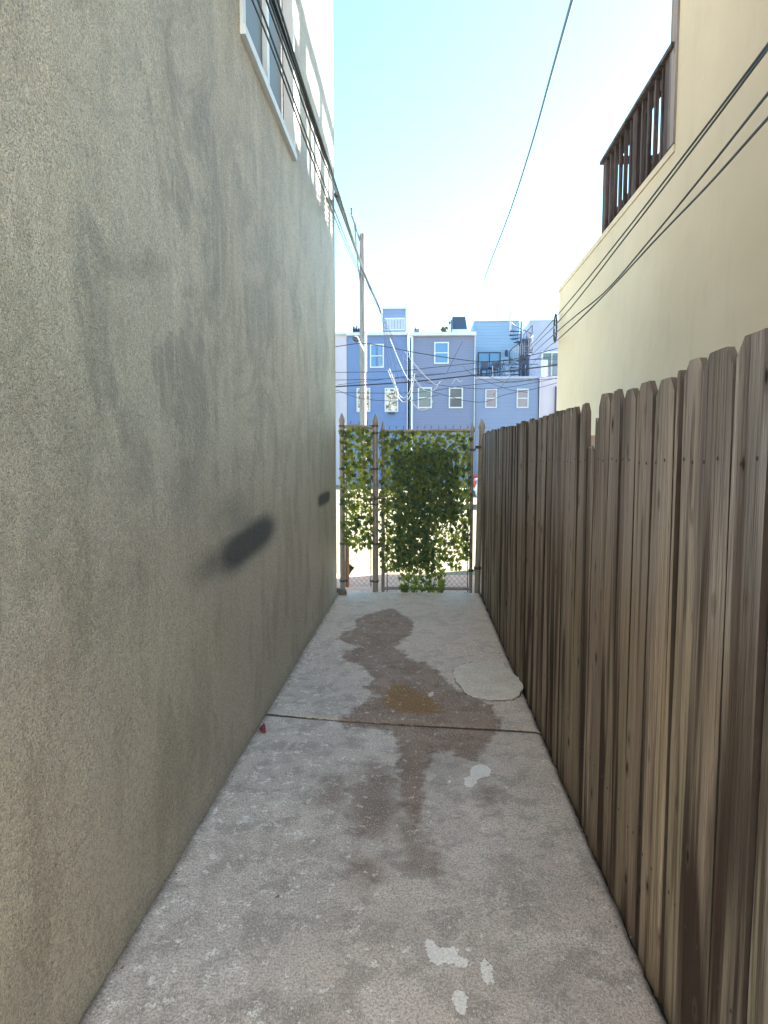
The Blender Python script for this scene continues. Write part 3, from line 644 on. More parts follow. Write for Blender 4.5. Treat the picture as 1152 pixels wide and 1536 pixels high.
def ivy(name, dens, x0, x1, y0, y1, label):
    m = MB(); tone = []; st = MB(); step = 5.2; yy = y0
    while yy < y1:
        xx = x0 + random.uniform(0, step)
        while xx < x1:
            jx, jy = xx + random.uniform(-2.2, 2.2), yy + random.uniform(-1.6, 1.6); d = dens(jx, jy)
            k = 0
            while d > 0 and (d >= 1 or random.random() < d):
                p = at(jx + random.uniform(-3, 3)*k, jy + random.uniform(-3, 3)*k, YG); lay = -.022 - .012*k + random.uniform(-.016, .010)
                q = (p.x, YG + (lay if k < 2 else .03 + .012*k), p.z)
                add_leaf(m, tone, q, random.uniform(.030, .060), (random.uniform(-.45,.45), -1, random.uniform(-.15,.7)), random.gauss(0, .5), min(1, max(0, random.gauss(.50 if dens(jx, jy) < 2 else .32, .26))))
                d -= 1; k += 1
            xx += step
        yy += step*.86
    # trailing stems woven through the wire
    xx = x0+3
    while xx < x1:
        lst = []; yy = y0
        while yy < y1 and dens(xx, yy) > 0:
            p = at(xx + 2*math.sin(yy*.2+xx), yy, YG); lst.append((p.x, YG-.012, p.z)); yy += 8
        if len(lst) > 2: st.tube(lst, .0018, 4)
        xx += 9
    org = (xg0 if 'gate' in label else xl, YG, 0)
    k = len(m.v); fcount = len(m.f)
    m.v += st.v; m.f += [tuple(i+k for i in f) for f in st.f]; m.mi += [1]*len(st.f); m.sm += st.sm; tone += [0]*len(st.v)
    o = m.build(name, [M['leaf'], M['stem']], org=org); o.data.attributes.new('tone', 'FLOAT', 'POINT').data.foreach_set('value', np.array(tone, np.float32)); return o
tag(ivy('ivy_screen', density_gate, 566, 708, 648, 888, 'gate'), 'broad dark green artificial ivy screen hung on the gate, dense in its middle', 'ivy screen')
tag(ivy('ivy_screen', density_panel, 511, 561, 643, 826, 'panel'), 'narrow ivy screen on the fixed panel beside the stucco wall', 'ivy screen')
# ------------------------------------------------------------------ small litter
def rock(name, c, sx, sy, sz, mat, label, cat, seed=0, rz=0):
    m = MB(); n, r = 10, 6; c = Vector(c)
    for j in range(r+1):
        th = math.pi*j/r
        for i in range(n):
            ph = 2*math.pi*i/n; d = Vector((math.sin(th)*math.cos(ph), math.sin(th)*math.sin(ph), math.cos(th))); k = 1 + mnoise.noise(d*1.7 + Vector((seed, 0, 0)))*.6
            v = Vector((d.x*sx*k, d.y*sy*k, d.z*sz*k)); v = Vector((v.x*math.cos(rz)-v.y*math.sin(rz), v.x*math.sin(rz)+v.y*math.cos(rz), v.z)); m.v.append(tuple(c + v))
    for j in range(r):
        for i in range(n): m.f.append((j*n+i, j*n+(i+1)%n, (j+1)*n+(i+1)%n, (j+1)*n+i))
    m.mi = [0]*len(m.f); m.sm = [False]*len(m.f); return tag(m.build(name, mat, org=(c.x, c.y, 0)), label, cat)
g = ground(513, 892); rock('broken_stone', g + Vector((.005,0,.025)), .06, .05, .035, M['stone'], 'jagged brown stone lying at the foot of the left gate post', 'stone', 3, -.5)
g = ground(507, 887); rock('stone_chip', g + Vector((0,0,.018)), .03, .03, .022, M['stone'], 'small dark chip of stone tucked behind the bigger one by the wall', 'stone', 8, .3)
g = ground(393, 1098); m = MB(); a = [g + Vector(q) for q in ((-.025,.03,.006),(.0,.05,.03),(.012,.02,.026),(.028,-.03,.006),(.0,-.02,.012))]
m.face(a); m.face([p + Vector((.001,.002,.002)) for p in a][::-1])
for i in range(5): m.face([a[i], a[(i+1)%5], a[(i+1)%5] + Vector((.001,.002,.002)), a[i] + Vector((.001,.002,.002))])
tag(m.build('plastic_scrap', M['redp'], org=g), 'small dark red scrap of plastic on the path against the stucco wall', 'litter')
yb = YG + .28; a0, a1 = at(517.5, 760, yb), at(523, 760, yb)
m = MB(); m.box((a0.x, yb, -.02), (a1.x, yb+.04, at(520, 815, yb).z)); tag(m.build('wooden_board', M['orange'], org=(a0.x, yb, 0)), 'orange brown board standing upright just behind the left gate post', 'board')
g = at(524, 852, yb+.15); m = MB()
P = [g + Vector(q) for q in ((-.06,0,.10),(.06,0,.0),(.02,.01,-.05),(-.04,.01,-.18),(-.07,.02,-.02))]
m.face(P); m.face([p + Vector((0,.02,0)) for p in P][::-1])
for i in range(5): m.face([P[i], P[i]+Vector((0,.02,0)), P[(i+1)%5]+Vector((0,.02,0)), P[(i+1)%5]])
m.box((g.x-.075, g.y+.02, -.02), (g.x-.055, g.y+.03, g.z+.1)); tag(m.build('black_rubbish', M['rubbish'], org=(g.x, g.y, 0)), 'torn black piece of plastic sticking up behind the fixed fence panel', 'litter')
m = MB()
def chip(x, y, z, r):
    pts = [Vector((random.gauss(0,1), random.gauss(0,1), random.gauss(0,.7))).normalized()*r*random.uniform(.6,1.1) for _ in range(4)]; c = Vector((x, y, z + r*.4)); P = [c+p for p in pts]
    for f in ((0,1,2),(0,3,1),(1,3,2),(2,3,0)): m.face([P[i] for i in f], 1 if r < .003 and random.random() < .2 else 0)
for k in range(900):
    y = random.uniform(.8, YG); side = random.random()
    if side < .55: x = wallx(y) + .004 + abs(random.gauss(0, .022))
    elif side < .9: x = XF - .01 - abs(random.gauss(0, .03))
    else: x = random.uniform(wallx(y), XF)
    chip(x, y, .002, random.choice((.002,.003,.004,.005,.008)) * random.uniform(.6, 1.2))
for k in range(120): chip(random.uniform(wallx(YG)+.05, XF), YG + random.uniform(-.05,.03), .002, random.uniform(.003,.008))
tag(m.build('grit', [M['stone'], M['cream']]), 'loose grit and crumbs gathered along the edges of the concrete path', None, None, 'stuff')
# ------------------------------------------------------------------ far row of houses
YH = 40.0
def win(parent, x0, y0, x1, y1, Y, gm, trim=None, fw=.08, mid=True, name='window'):
    a, b = at(x0, y1, Y), at(x1, y0, Y); m = MB(); m.box((a.x+fw*.6, Y-.02, a.z+fw*.6), (b.x-fw*.6, Y+.03, b.z-fw*.6)); o = m.build(name, gm, parent)
    m = MB(); m.box((a.x, Y-.07, a.z), (a.x+fw, Y-.002, b.z)); m.box((b.x-fw, Y-.07, a.z), (b.x, Y-.002, b.z)); m.box((a.x+fw, Y-.068, a.z), (b.x-fw, Y-.002, a.z+fw)); m.box((a.x+fw, Y-.068, b.z-fw), (b.x-fw, Y-.002, b.z))
    if mid: zz = (a.z+b.z)/2; m.box((a.x+fw, Y-.055, zz-.03), (b.x-fw, Y-.022, zz+.03))
    m.build('frame', trim or M['trim'], o); return o
def block(parent, name, x0, x1, ytop, Y, mat, depth=9, zbot=-.1, ybot=None):
    a, b = at(x0, ytop, Y), at(x1, ytop, Y); z0 = zbot if ybot is None else at(x0, ybot, Y).z
    m = MB(); m.box((a.x, Y, z0), (b.x, Y+depth, a.z)); return m.build(name, mat, parent)
def rowhouse(x, label): return thing('row_house', (at(x, 600, YH).x, YH, 0), label, 'house')
hA = rowhouse(480, 'pale lilac rendered row house at the far left end of the row'); block(hA, 'wall', 440, 520, 503, YH+.02, M['pale'])
m = MB(); a, b = at(438, 503, YH), at(519.5, 500, YH); m.box((a.x, YH-.15, a.z), (b.x, YH+.3, b.z+.05)); m.build('fascia', M['trim'], hA)
win(hA, 470, 582, 490, 616, YH+.02, M['gdark']); win(hA, 470, 516, 490, 550, YH+.02, M['gdark'])
hB = rowhouse(565, 'mid blue sided row house behind the utility pole, with a white roof hut'); block(hB, 'wall', 520.5, 611, 501.5, YH, M['blue'])
m = MB(); a, b = at(519.6, 504, YH), at(613, 498.5, YH); m.box((a.x, YH-.2, a.z), (b.x, YH-.002, b.z)); m.build('fascia', M['trim'], hB)
m = MB(); a, b = at(525, 498, YH), at(580, 493.5, YH); m.box((a.x, YH+1, a.z), (b.x, YH+1.3, b.z)); m.build('parapet', M['roof'], hB)
win(hB, 555, 516, 576, 552, YH, M['grass']); win(hB, 535, 582, 555.5, 618, YH, M['gcurt']); win(hB, 577, 582, 597.5, 618, YH, M['gcurt'])
m = MB(); a, b = at(583, 621, YH), at(592, 619, YH); m.box((a.x, YH-.3, a.z), (b.x, YH-.002, b.z)); m.build('vent', M['iron'], hB)
m = MB(); a, b = at(610.4, 640, YH), at(612.0, 502, YH); m.box((a.x, YH-.12, -.06), (b.x, YH-.003, b.z)); m.build('downspout', M['trim'], hB)
YB = YH+2.5; bh = block(hB, 'roof_hut', 574, 609, 461, YB, M['blue2'], 3, ybot=500)
m = MB(); a, b = at(572.5, 464, YB), at(612, 460.5, YB); m.box((a.x, YB-.15, a.z), (b.x, YB-.003, b.z)); m.build('hut_fascia', M['trim'], hB)
m = MB(); a, b = at(608.5, 496, YB), at(611.5, 457, YB); m.box((a.x, YB-.14, a.z), (b.x, YB+.1, b.z)); m.build('hut_corner_board', M['trim'], hB)
a, b = at(590, 496, YB), at(602, 482, YB); m = MB(); m.box((a.x, YB-.03, a.z), (b.x, YB-.003, b.z)); m.build('hut_door', M['gdark'], hB)
Yr = YH+1.6; r_ = thing('roof_railing', (at(590,500,Yr).x, Yr, at(590,500,Yr).z), 'white balustrade in front of the hut on the blue house roof', 'railing')
m = MB(); a, b = at(573, 479, Yr), at(607, 476.5, Yr); m.box((a.x, Yr, a.z), (b.x, Yr+.08, b.z)); m.build('top_rail', M['trim'], r_)
m = MB(); a, b = at(573, 495.5, Yr), at(607, 493.5, Yr); m.box((a.x, Yr, a.z), (b.x, Yr+.08, b.z)); m.build('bottom_rail', M['trim'], r_)
m = MB()
for k in range(15): a, b = at(574+k*2.3, 493.5, Yr), at(574.8+k*2.3, 479, Yr); m.box((a.x, Yr+.02, a.z+.002), (b.x, Yr+.06, b.z-.002))
m.build('balusters', M['trim'], r_)
def clutter(spec, Y, label, mat, name='roof_vent'):
    m = MB()
    for (x0, y0, x1, y1) in spec: a, b = at(x0, y1, Y), at(x1, y0, Y); m.box((a.x, Y, a.z-.1), (b.x, Y+.35, b.z))
    a = at(spec[0][0], spec[0][3], Y); return tag(m.build(name, mat, org=(a.x, Y, a.z)), label, 'roof vent')
clutter([(529,489,530.5,494),(531.5,490.5,533,494),(534,488.5,535.5,494),(537,491,538.5,494),(529,493.6,541,496)], YH+1.8, 'row of little dark flue pots on the blue house roof, left of the pole', M['iron'], 'roof_flue')
clutter([(621,493,629,500),(622.5,490,624,493)], YH+1.5, 'squat grey vent box at the left end of the grey house roof', M['roof'])
clutter([(643,498,645,501),(650,499,657,501)], YH+1.5, 'tiny flat vent near the middle of the grey house roof', M['roof'])
# grey siding house
hC = rowhouse(665, 'violet grey sided row house with white corner boards in the middle of the row'); block(hC, 'wall', 618, 712.5, 503, YH-.05, M['grey'])
m = MB(); a, b = at(613.5, 505, YH), at(714, 499, YH); m.box((a.x, YH-.35, a.z), (b.x, YH-.053, b.z)); m.build('fascia', M['trim'], hC)
for q in ((617.2, 620), (710.3, 713)):
    m = MB(); a, b = at(q[0], 640, YH), at(q[1], 505, YH); m.box((a.x, YH-.16, -.06), (b.x, YH-.053, b.z)); m.build('corner_board', M['trim'], hC)
m = MB(); a, b = at(614, 640, YH), at(617, 505, YH); m.box((a.x, YH+.1, -.06), (b.x, YH+.4, b.z)); m.build('recess_panel', M['blue'], hC)
for q in ((651,513,673.5,546),(626.5,581,648,612.5),(673,581,694.5,612.5)): win(hC, *q, YH-.05, M['grass'] if q[1] < 550 else M['gdark'])
# dark roof hut
Yn = YH+2; nv = thing('roof_hut', (at(688,495,Yn).x, Yn, at(688,495,Yn).z), 'dark navy box hut on a white base on the grey house roof', 'roof hut')
pa = [at(678.5,494,Yn), at(701,494,Yn), at(698,475,Yn), at(678.5,475,Yn)]
m = MB(); m.hexa([pa[0], pa[1], pa[1]+Vector((0,2,0)), pa[0]+Vector((0,2,0)), pa[3], pa[2], pa[2]+Vector((0,2,0)), pa[3]+Vector((0,2,0))]); m.build('hut_body', M['navy'], nv)
m = MB(); a, b = at(677, 499, Yn), at(702, 494.2, Yn); m.box((a.x, Yn-.1, a.z), (b.x, Yn+2, b.z)); m.build('hut_base', M['trim'], nv)
m = MB(); m.tube([at(676.5,499,Yn-.2), at(676.5,475,Yn-.2)], .035, 6); m.tube([at(674,484,Yn-.2), at(676.5,484,Yn-.2)], .03, 5); m.tube([at(674,487,Yn-.2), at(674,482,Yn-.2)], .05, 6); m.build('flue_pipe', M['galvd'], nv)
rock('potted_shrub', at(667, 497, YH+1.4) + Vector((0,0,.1)), .25, .22, .2, M['stem'], 'low dark shrub on the grey house roof just left of the navy hut', 'plant', 5)
# light blue set-back house
YD = 44.0
hD = rowhouse(745, 'two tone blue house with a set back upper storey and terrace'); block(hD, 'lower_wall', 713.2, 808, 565.5, YH+.03, M['blue2'], 3.99)
block(hD, 'upper_wall', 711, 779, 481, YD, M['lblue'], 6, zbot=-.08)
m = MB(); a, b = at(710.6, 482.6, YD), at(779.5, 480.6, YD); m.box((a.x, YD-.1, a.z), (b.x, YD-.003, b.z)); m.build('coping', M['trim'], hD)
m = MB(); a, b = at(713.2, 568.5, YH), at(808, 564.5, YH); m.box((a.x, YH-.1, a.z), (b.x, YH+.28, b.z)); m.build('terrace_coping', M['pwhite'], hD)
for q in ((727.5,583,745.5,612),(774.5,583,793,612)): win(hD, *q, YH+.03, M['gdark'], M['trimb'], .07)
dr = win(hD, 716.5, 528, 751, 570, YD, M['grass'], M['iron'], .07, False, 'sliding_door')
m = MB(); a, b = at(733, 570, YD), at(735, 529, YD); m.box((a.x, YD-.06, a.z), (b.x, YD-.022, b.z)); m.build('door_stile', M['iron'], dr)
m = MB(); a = at(759.5, 530, YD); m.lathe((a.x, YD-.1, a.z), [(.05,-.22),(.10,-.18),(.10,.12),(.06,.2)], 8); m.build('wall_lamp', M['iron'], hD)
# terrace furniture
YT = 41.6; zT = at(740, 566, YT).z
tb = thing('patio_table', (at(733,560,YT).x, YT, zT), 'dark patio table on the terrace in front of the sliding door', 'table')
a, b = at(722, 552, YT), at(745, 550.5, YT); m = MB(); m.box((a.x, YT, a.z), (b.x, YT+.7, b.z)); m.build('tabletop', M['iron'], tb)
for q in (723, 743):
    for dy in (.04, .6): m = MB(); p = at(q, 552, YT); m.tube([(p.x, YT+dy, zT), (p.x, YT+dy, p.z)], .025, 5); m.build('leg', M['iron'], tb)
for xx, lb in ((721, 'dark patio chair at the left end of the terrace table'), (737, 'dark patio chair pulled up to the right side of the terrace table')):
    Yc = YT-.6; ch = thing('patio_chair', (at(xx,560,Yc).x, Yc, zT), lb, 'chair', 'patio chairs on the terrace'); p = at(xx, 558, Yc); X = p.x
    m = MB(); m.box((X, Yc, zT+.42), (X+.45, Yc+.45, zT+.46)); m.build('seat', M['iron'], ch)
    m = MB(); m.box((X, Yc-.04, zT+.48), (X+.45, Yc-.01, zT+.86)); m.build('backrest', M['iron'], ch)
    for dx in (.02, .41):
        for dy in (.02, .41): m = MB(); m.tube([(X+dx, Yc+dy, zT), (X+dx, Yc+dy, zT+.42)], .02, 5); m.build('leg', M['iron'], ch)
bk = thing('bicycle', (at(752,560,YT).x, YT-.8, zT), 'dark bicycle leaning on the terrace right of the patio table', 'bicycle'); Yb = YT-.8
cx0, cx1 = at(747, 555, Yb), at(757, 555, Yb); zc_ = zT + .34
for c_ in (cx0, cx1):
    m = MB(); m.tube([(c_.x + .33*math.cos(k*math.pi/8), Yb, zc_ + .33*math.sin(k*math.pi/8)) for k in range(17)], .022, 5, cap=False); wl = m.build('wheel', M['iron'], bk)
    m = MB()
    for k in range(6): m.tube([(c_.x, Yb, zc_), (c_.x+.32*math.cos(k*math.pi/3), Yb, zc_+.32*math.sin(k*math.pi/3))], .006, 3)
    m.build('spokes', M['galvd'], wl)
mx = (cx0.x+cx1.x)/2; m = MB(); m.tube([(cx0.x,Yb,zc_),(mx,Yb,zc_-.02),(mx+.15,Yb,zc_+.45),(mx-.12,Yb,zc_+.42),(cx0.x,Yb,zc_)], .022, 5); m.tube([(mx,Yb,zc_-.02),(mx-.15,Yb,zc_+.5)], .022, 5); m.tube([(mx+.15,Yb,zc_+.45),(cx1.x,Yb,zc_)], .02, 5); m.build('bicycle_frame', M['iron'], bk)
m = MB(); m.tube([(mx+.13,Yb,zc_+.45),(mx+.12,Yb,zc_+.62),(mx+.25,Yb,zc_+.63)], .02, 5); m.build('handlebar', M['iron'], bk)
m = MB(); m.box((mx-.24,Yb-.05,zc_+.5),(mx-.05,Yb+.05,zc_+.54)); m.build('saddle', M['iron'], bk)
tr = thing('terrace_railing', (at(713,565,YH+.1).x, YH+.1, at(713,565,YH).z), 'thin iron railing along the terrace edge of the two tone blue house', 'railing'); Yq = YH+.15
zr0, zr1 = at(740, 564.5, Yq).z, at(740, 547, Yq).z
m = MB(); m.tube([(at(714,550,Yq).x,Yq,zr1),(at(807,550,Yq).x,Yq,zr1)], .022, 5); m.build('top_rail', M['iron'], tr)
m = MB(); x = at(714,550,Yq).x; xe = at(807,550,Yq).x
while x < xe: m.tube([(x,Yq,zr0),(x,Yq,zr1)], .02, 4); x += 1.0
m.build('balusters', M['iron'], tr)
# spiral stair
YS = 42.2; sc_ = at(780.5, 565, YS); zS0, zS1 = at(780, 565, YS).z, at(780, 497, YS).z
ss = thing('spiral_staircase', (sc_.x, YS, zS0), 'dark iron spiral staircase climbing from the terrace to the upper roof', 'staircase')
m = MB(); m.tube([(sc_.x, YS, zS0), (sc_.x, YS, at(780,482,YS).z)], .06, 8); m.build('column', M['iron'], ss)
N = 15; R = .74; hr = []
for k in range(N):
    z = zS0 + (zS1-zS0)*(k+1)/N; a0_ = math.radians(120 + k*30); a1_ = a0_ + math.radians(32)
    m = MB(); P = [(sc_.x, YS, z), (sc_.x+R*math.cos(a0_), YS+R*math.sin(a0_), z), (sc_.x+R*math.cos((a0_+a1_)/2), YS+R*math.sin((a0_+a1_)/2), z), (sc_.x+R*math.cos(a1_), YS+R*math.sin(a1_), z)]
    m.hexa([Vector(q) - Vector((0,0,.04)) for q in P] + P); m.build('tread', M['iron'], ss)
m = MB()
for k in range(N*3+1):
    z = zS0 + (zS1-zS0)*(k/3+1)/N; a_ = math.radians(120 + k*10); e = Vector((sc_.x+R*math.cos(a_), YS+R*math.sin(a_), z)); hr.append(e + Vector((0,0,.92))); m.tube([e, e+Vector((0,0,.92))], .011, 4)
m.build('balusters', M['iron'], ss)
m = MB(); m.tube(hr, .026, 6); m.build('handrail', M['iron'], ss)
# landing bridge
YL = 42.6; ld = thing('stair_landing', (at(790,508,YL).x, YL, at(790,508,YL).z), 'small railed iron landing at the top of the spiral staircase', 'landing')
a, b = at(782, 511, YL), at(798, 508, YL); zl, zh = b.z, at(790, 488, YL).z
m = MB(); m.box((a.x, YL, a.z), (b.x, YL+1.6, b.z)); m.build('platform', M['iron'], ld)
m = MB(); m.tube([(a.x+.1, YL, zl+.2), (b.x, YL, zh)], .02, 5); m.tube([(b.x, YL, zl), (b.x, YL, zh)], .03, 5); m.tube([(b.x, YL, zh), (b.x, YL+1.6, zh)], .02, 5)
for k in range(7):
    x = a.x+.15 + k*(b.x-a.x-.15)/6; m.tube([(x, YL, zl), (x, YL, zl + .2 + (zh-zl-.2)*k/6)], .014, 4)
m.build('guard_rail', M['iron'], ld)
# right-hand off white house
hE = rowhouse(830, 'off white end house with dark balcony doors beyond the two tone blue house')
block(hE, 'upper_wall', 795.5, 880, 480, 43.9, M['pwhite'], 7); block(hE, 'lower_wall', 809.5, 880, 566, YH-.02, M['pale'], 3.9)
m = MB(); a, b = at(807.8, 640, YH), at(810.4, 566, YH); m.box((a.x, YH-.15, -.06), (b.x, YH-.03, b.z)); m.build('corner_board', M['trim'], hE)
win(hE, 811, 527, 846, 567, 43.9, M['gdark'], M['trim'], .12, False, 'balcony_door'); m = MB(); a, b = at(826.5, 567, 43.8), at(828.5, 528, 43.8); m.box((a.x, 43.78, a.z), (b.x, 43.82, b.z)); m.build('door_mullion', M['trim'], hE)
m = MB(); a, b = at(809.5, 566, 41), at(820, 541, 41); m.box((a.x, 40.6, a.z), (b.x, 41.4, b.z)); m.build('balcony_pier', M['trim'], hE)
m = MB(); a, b = at(820, 566, 40.7), at(850, 546, 40.7)
for k in range(14): x = a.x + k*.11; m.tube([(x, 40.7, a.z), (x, 40.7, b.z)], .014, 4)
m.tube([(a.x, 40.7, b.z), (b.x, 40.7, b.z)], .025, 5); m.build('balcony_railing', M['iron'], hE)
m = MB(); a, b = at(831, 640, YH), at(834, 580, YH); m.box((a.x, YH-.2, -.05), (b.x, YH-.03, b.z)); m.build('downspout', M['iron'], hE)
# ------------------------------------------------------------------ utility pole & lamp
YP = 34.0; pb, pt = at(544.5, 640, YP), at(543.5, 351, YP)
up_ = thing('utility_pole', (pb.x, YP, 0), 'tall wooden utility pole rising behind the left gate panel', 'utility pole')
m = MB(); m.tube([(pb.x, YP, -.1), (pt.x, YP, pt.z)], [.20, .135], 12); m.build('pole', M['pole'], up_)
m = MB(); a, b = at(547.8, 558, YP-.0), at(547.8, 497, YP); m.tube([(a.x+.02, YP-.1, a.z), (b.x+.02, YP-.1, b.z)], .07, 8); m.build('conduit', M['trim'], up_)
Yk = YP-.1; m = MB(); m.tube([at(542,363,Yk), at(539.5,360,Yk), at(531.5,334,Yk), at(527,322,Yk), at(527,312,Yk)], .055, 6); m.tube([at(531.5,334,Yk), at(536.5,395,Yk), at(541,430,Yk)], .035, 5); m.build('bracket_arm', M['pole'], up_)
for x_, y_ in ((533,324.5),(536.5,335)):
    m = MB(); p = at(x_, y_, Yk); m.lathe((p.x, Yk, p.z-.12), [(.02,0),(.06,.03),(.035,.08),(.06,.13),(.035,.18),(.05,.22)], 8); m.build('insulator', M['trim'], up_)
sl_ = thing('street_lamp', at(545,524,YP-.15), 'small grey street lamp on a white arm fixed to the utility pole', 'street lamp')
m = MB(); m.tube([at(547,528,YP-.2), at(544,522,YP-.4), at(538,512,YP-.6)], .045, 8); m.build('arm', M['trim'], sl_)
m = MB(); p = at(533.5, 509, YP-.6); m.tube([p+Vector((-.16,0,.06)), p+Vector((-.05,0,.03)), p+Vector((.12,0,-.05)), p+Vector((.18,0,-.08))], [.05,.13,.12,.05], 10); m.build('lamp_head', M['galvd'], sl_)
m = MB(); m.tube([at(532,505.5,YP-.6), at(537,506.5,YP-.6)], .06, 8); m.build('photocell', M['trim'], sl_)
# ------------------------------------------------------------------ cables
def cable(pts, r, mat, label, group=None, seg=6):
    P = [at(*p) for p in pts]; out = []
    for i in range(len(P)-1):
        p0, p1, p2, p3 = P[max(i-1,0)], P[i], P[i+1], P[min(i+2,len(P)-1)]
        for k in range(seg):
            t_ = k/seg; out.append(.5*((2*p1) + (p2-p0)*t_ + (2*p0-5*p1+4*p2-p3)*t_*t_ + (3*p1-p0-3*p2+p3)*t_**3))
    out.append(P[-1]); m = MB(); m.tube(out, r, 6); o = m.build('overhead_cable', mat, org=out[0]); return tag(o, label, 'cable', group)
G1 = 'black cables bunched above the stucco wall'
def depth(k): return k
bund = [ # (offset px at each station), ends
    ((385,-40),(432,90),(474,212),(505,292),(543,402),(570,466)),
    ((390,-40),(440,100),(478,212),(508,294),(545,408),(571,468)),
    ((398,-40),(446,105),(484,218),(511,298),(546,406),(572,468)),
    ((372,-40),(420,92),(466,220),(503,318),(538,404),(570,468)),
    ((362,-40),(412,84),(462,222),(502,326),(536,404),(570,469)),
    ((404,-40),(450,110),(487,224),(512,302),(547,410),(572,470)),
    ((394,-40),(443,100),(481,216),(509,298),(544,404),(573,470)),
]
ends = [  # fan from the gathering point down to the drops
    [(585,540,30.3),(598,590,30.4),(606,601,30.4)],
    [(582,545,30.3),(592,570,30.4)],
    [(592,540,30.3),(604,565,30.4),(612,572,30.4)],
    [(594,555,30.3),(606,586,30.4),(612,592,30.4)],
    [(601,536,30.3),(612,550,30.4),(636,578,30.4)],
    [(604,532,30.3),(625,556,30.4),(650,575,30.4),(662,570,30.4)],
    [(600,530,30.3),(616,552,30.4),(622,560,30.4)],
]
nth = ['outermost', 'second outermost', 'third', 'innermost lower', 'lowest, nearest the wall', 'rightmost upper', 'middle']
lab = ['black bunch cable dropping farthest, to the low loop left of the white downspout',
 'black bunch cable ending in front of the blue house lower windows',
 'black bunch cable that stops at the white downspout at mid height',
 'slack black cable hanging below the bunch, dropping beside the blue house right lower window',
 'lowest slack black cable running closest to the stucco wall window',
 'uppermost black cable of the bunch, fanning out farthest right across the grey house',
 'black cable of the bunch ending short beside the grey house left corner board']
dep = (3.2, 4.0, 5.0, 6.4, 14, 24)
for b_, e_, l_ in zip(bund, ends, lab):
    cable([(x, y, d + random.uniform(-.05,.05)) for (x, y), d in zip(b_, dep)] + e_, .006 if l_.startswith(('low', 'slack')) else .0062, M['black'], l_, G1)
# black lines thicken with distance because several wires run together
for pts, r, l_ in (
    ([(543,402,14),(556,434,19),(571,467,24)], .028, 'thick twisted black cable bundle passing in front of the utility pole'),
    ([(505,292,6.45),(520,334,9),(543,400,14)], .028, 'thick taped section of black bundle leaving the corner of the stucco wall')):
    cable(pts, r, M['black'], l_)
GW = 'pale service drop loops before the far houses'
for pts, l_ in (
    ([(585,500+8,30.3),(600,545,30.3),(608,562,30.3),(615,571,30.3),(618,566,30.3)], 'pale cable loop hanging highest against the white downspout'),
    ([(582,556,30.3),(592,580,30.3),(600,594,30.3),(608,596,30.3),(616,583,30.3),(617,566,30.3)], 'pale cable loop with a deep rounded belly left of the downspout'),
    ([(584,553,30.3),(594,580,30.3),(598,596,30.3),(606,603,30.3),(614,596,30.3),(620,575,30.3),(622,560,30.3)], 'lowest pale cable loop on the blue house beside the downspout'),
    ([(607,527,30.3),(626,551,30.3),(642,568,30.3),(655,577,30.3),(663,569,30.3)], 'long pale cable sweeping across the grey house to a splice'),
    ([(619,565,30.3),(634,583,30.3),(645,587,30.3),(653,583,30.3),(660,571,30.3)], 'pale cable dipping over the top of the grey house left lower window'),
    ([(615,600,30.3),(626,612,30.3),(634,615,30.3),(644,611,30.3),(650,600,30.3)], 'pale cable curving under the grey house left lower window'),
    ([(586,566,30.3),(590,572,30.3),(596,588,30.3)], 'short pale cable end dangling in front of the blue house'),
    ([(678,576,30.3),(684,568,30.3),(690,573,30.3),(694,570,30.3)], 'short wrinkled pale cable end beside the grey house right lower window')):
    cable(pts, .014, M['cabwhite'], l_, GW)
za = lambda pts, Y=30.4: [(500 + a/3.291, 440 + b/3.291, Y) for a, b in pts]
for pts, r, l_ in (
    ([(-60,275),(22,262),(140,247),(250,262),(450,300),(700,335),(850,330),(1000,300),(1180,250)], .018, 'topmost thin black line sagging across the far houses above the lamp'),
    ([(-60,392),(22,390),(300,385),(500,365),(700,345),(900,330),(1180,322)], .014, 'thin black line crossing just below the blue house upper window'),
    ([(-60,430),(22,428),(300,420),(600,390),(850,345),(1180,300)], .014, 'thin black line rising gently to the right below the grey house upper window'),
    ([(-60,464),(22,460),(350,440),(600,415),(850,385),(1180,345)], .032, 'thickest black line crossing all the far houses at mid height'),
    ([(-60,492),(22,490),(400,490),(700,450),(1180,415)], .013, 'thin black line crossing at the tops of the lower windows'),
    ([(-60,470),(22,480),(120,515),(250,530),(400,528),(520,500)], .013, 'thin black line sagging in front of the blue house lower windows'),
    ([(560,395),(600,310),(640,235)], .011, 'short steep black line in front of the grey house'),
    ([(400,460),(560,505),(650,530),(750,535),(850,500),(1000,470),(1180,420)], .013, 'thin black line sagging lowest under the terrace'),
    ([(640,360),(700,410),(850,470),(960,490)], .011, 'thin black line dropping rightward toward the terrace windows'),
    ([(450,440),(620,465),(800,470),(1000,440),(1180,400)], .013, 'thin black line just under the terrace coping'),
    ([(690,370),(850,440),(1000,420),(1180,390)], .011, 'slack black line crossing the terrace edge'),
    ([(22,452),(200,430),(400,405),(560,395)], .011, 'short black line tying into the middle lines left of the grey house')):
    cable(za(pts), r, M['black'], l_)
G2 = 'black wires strung along the cream house wall'
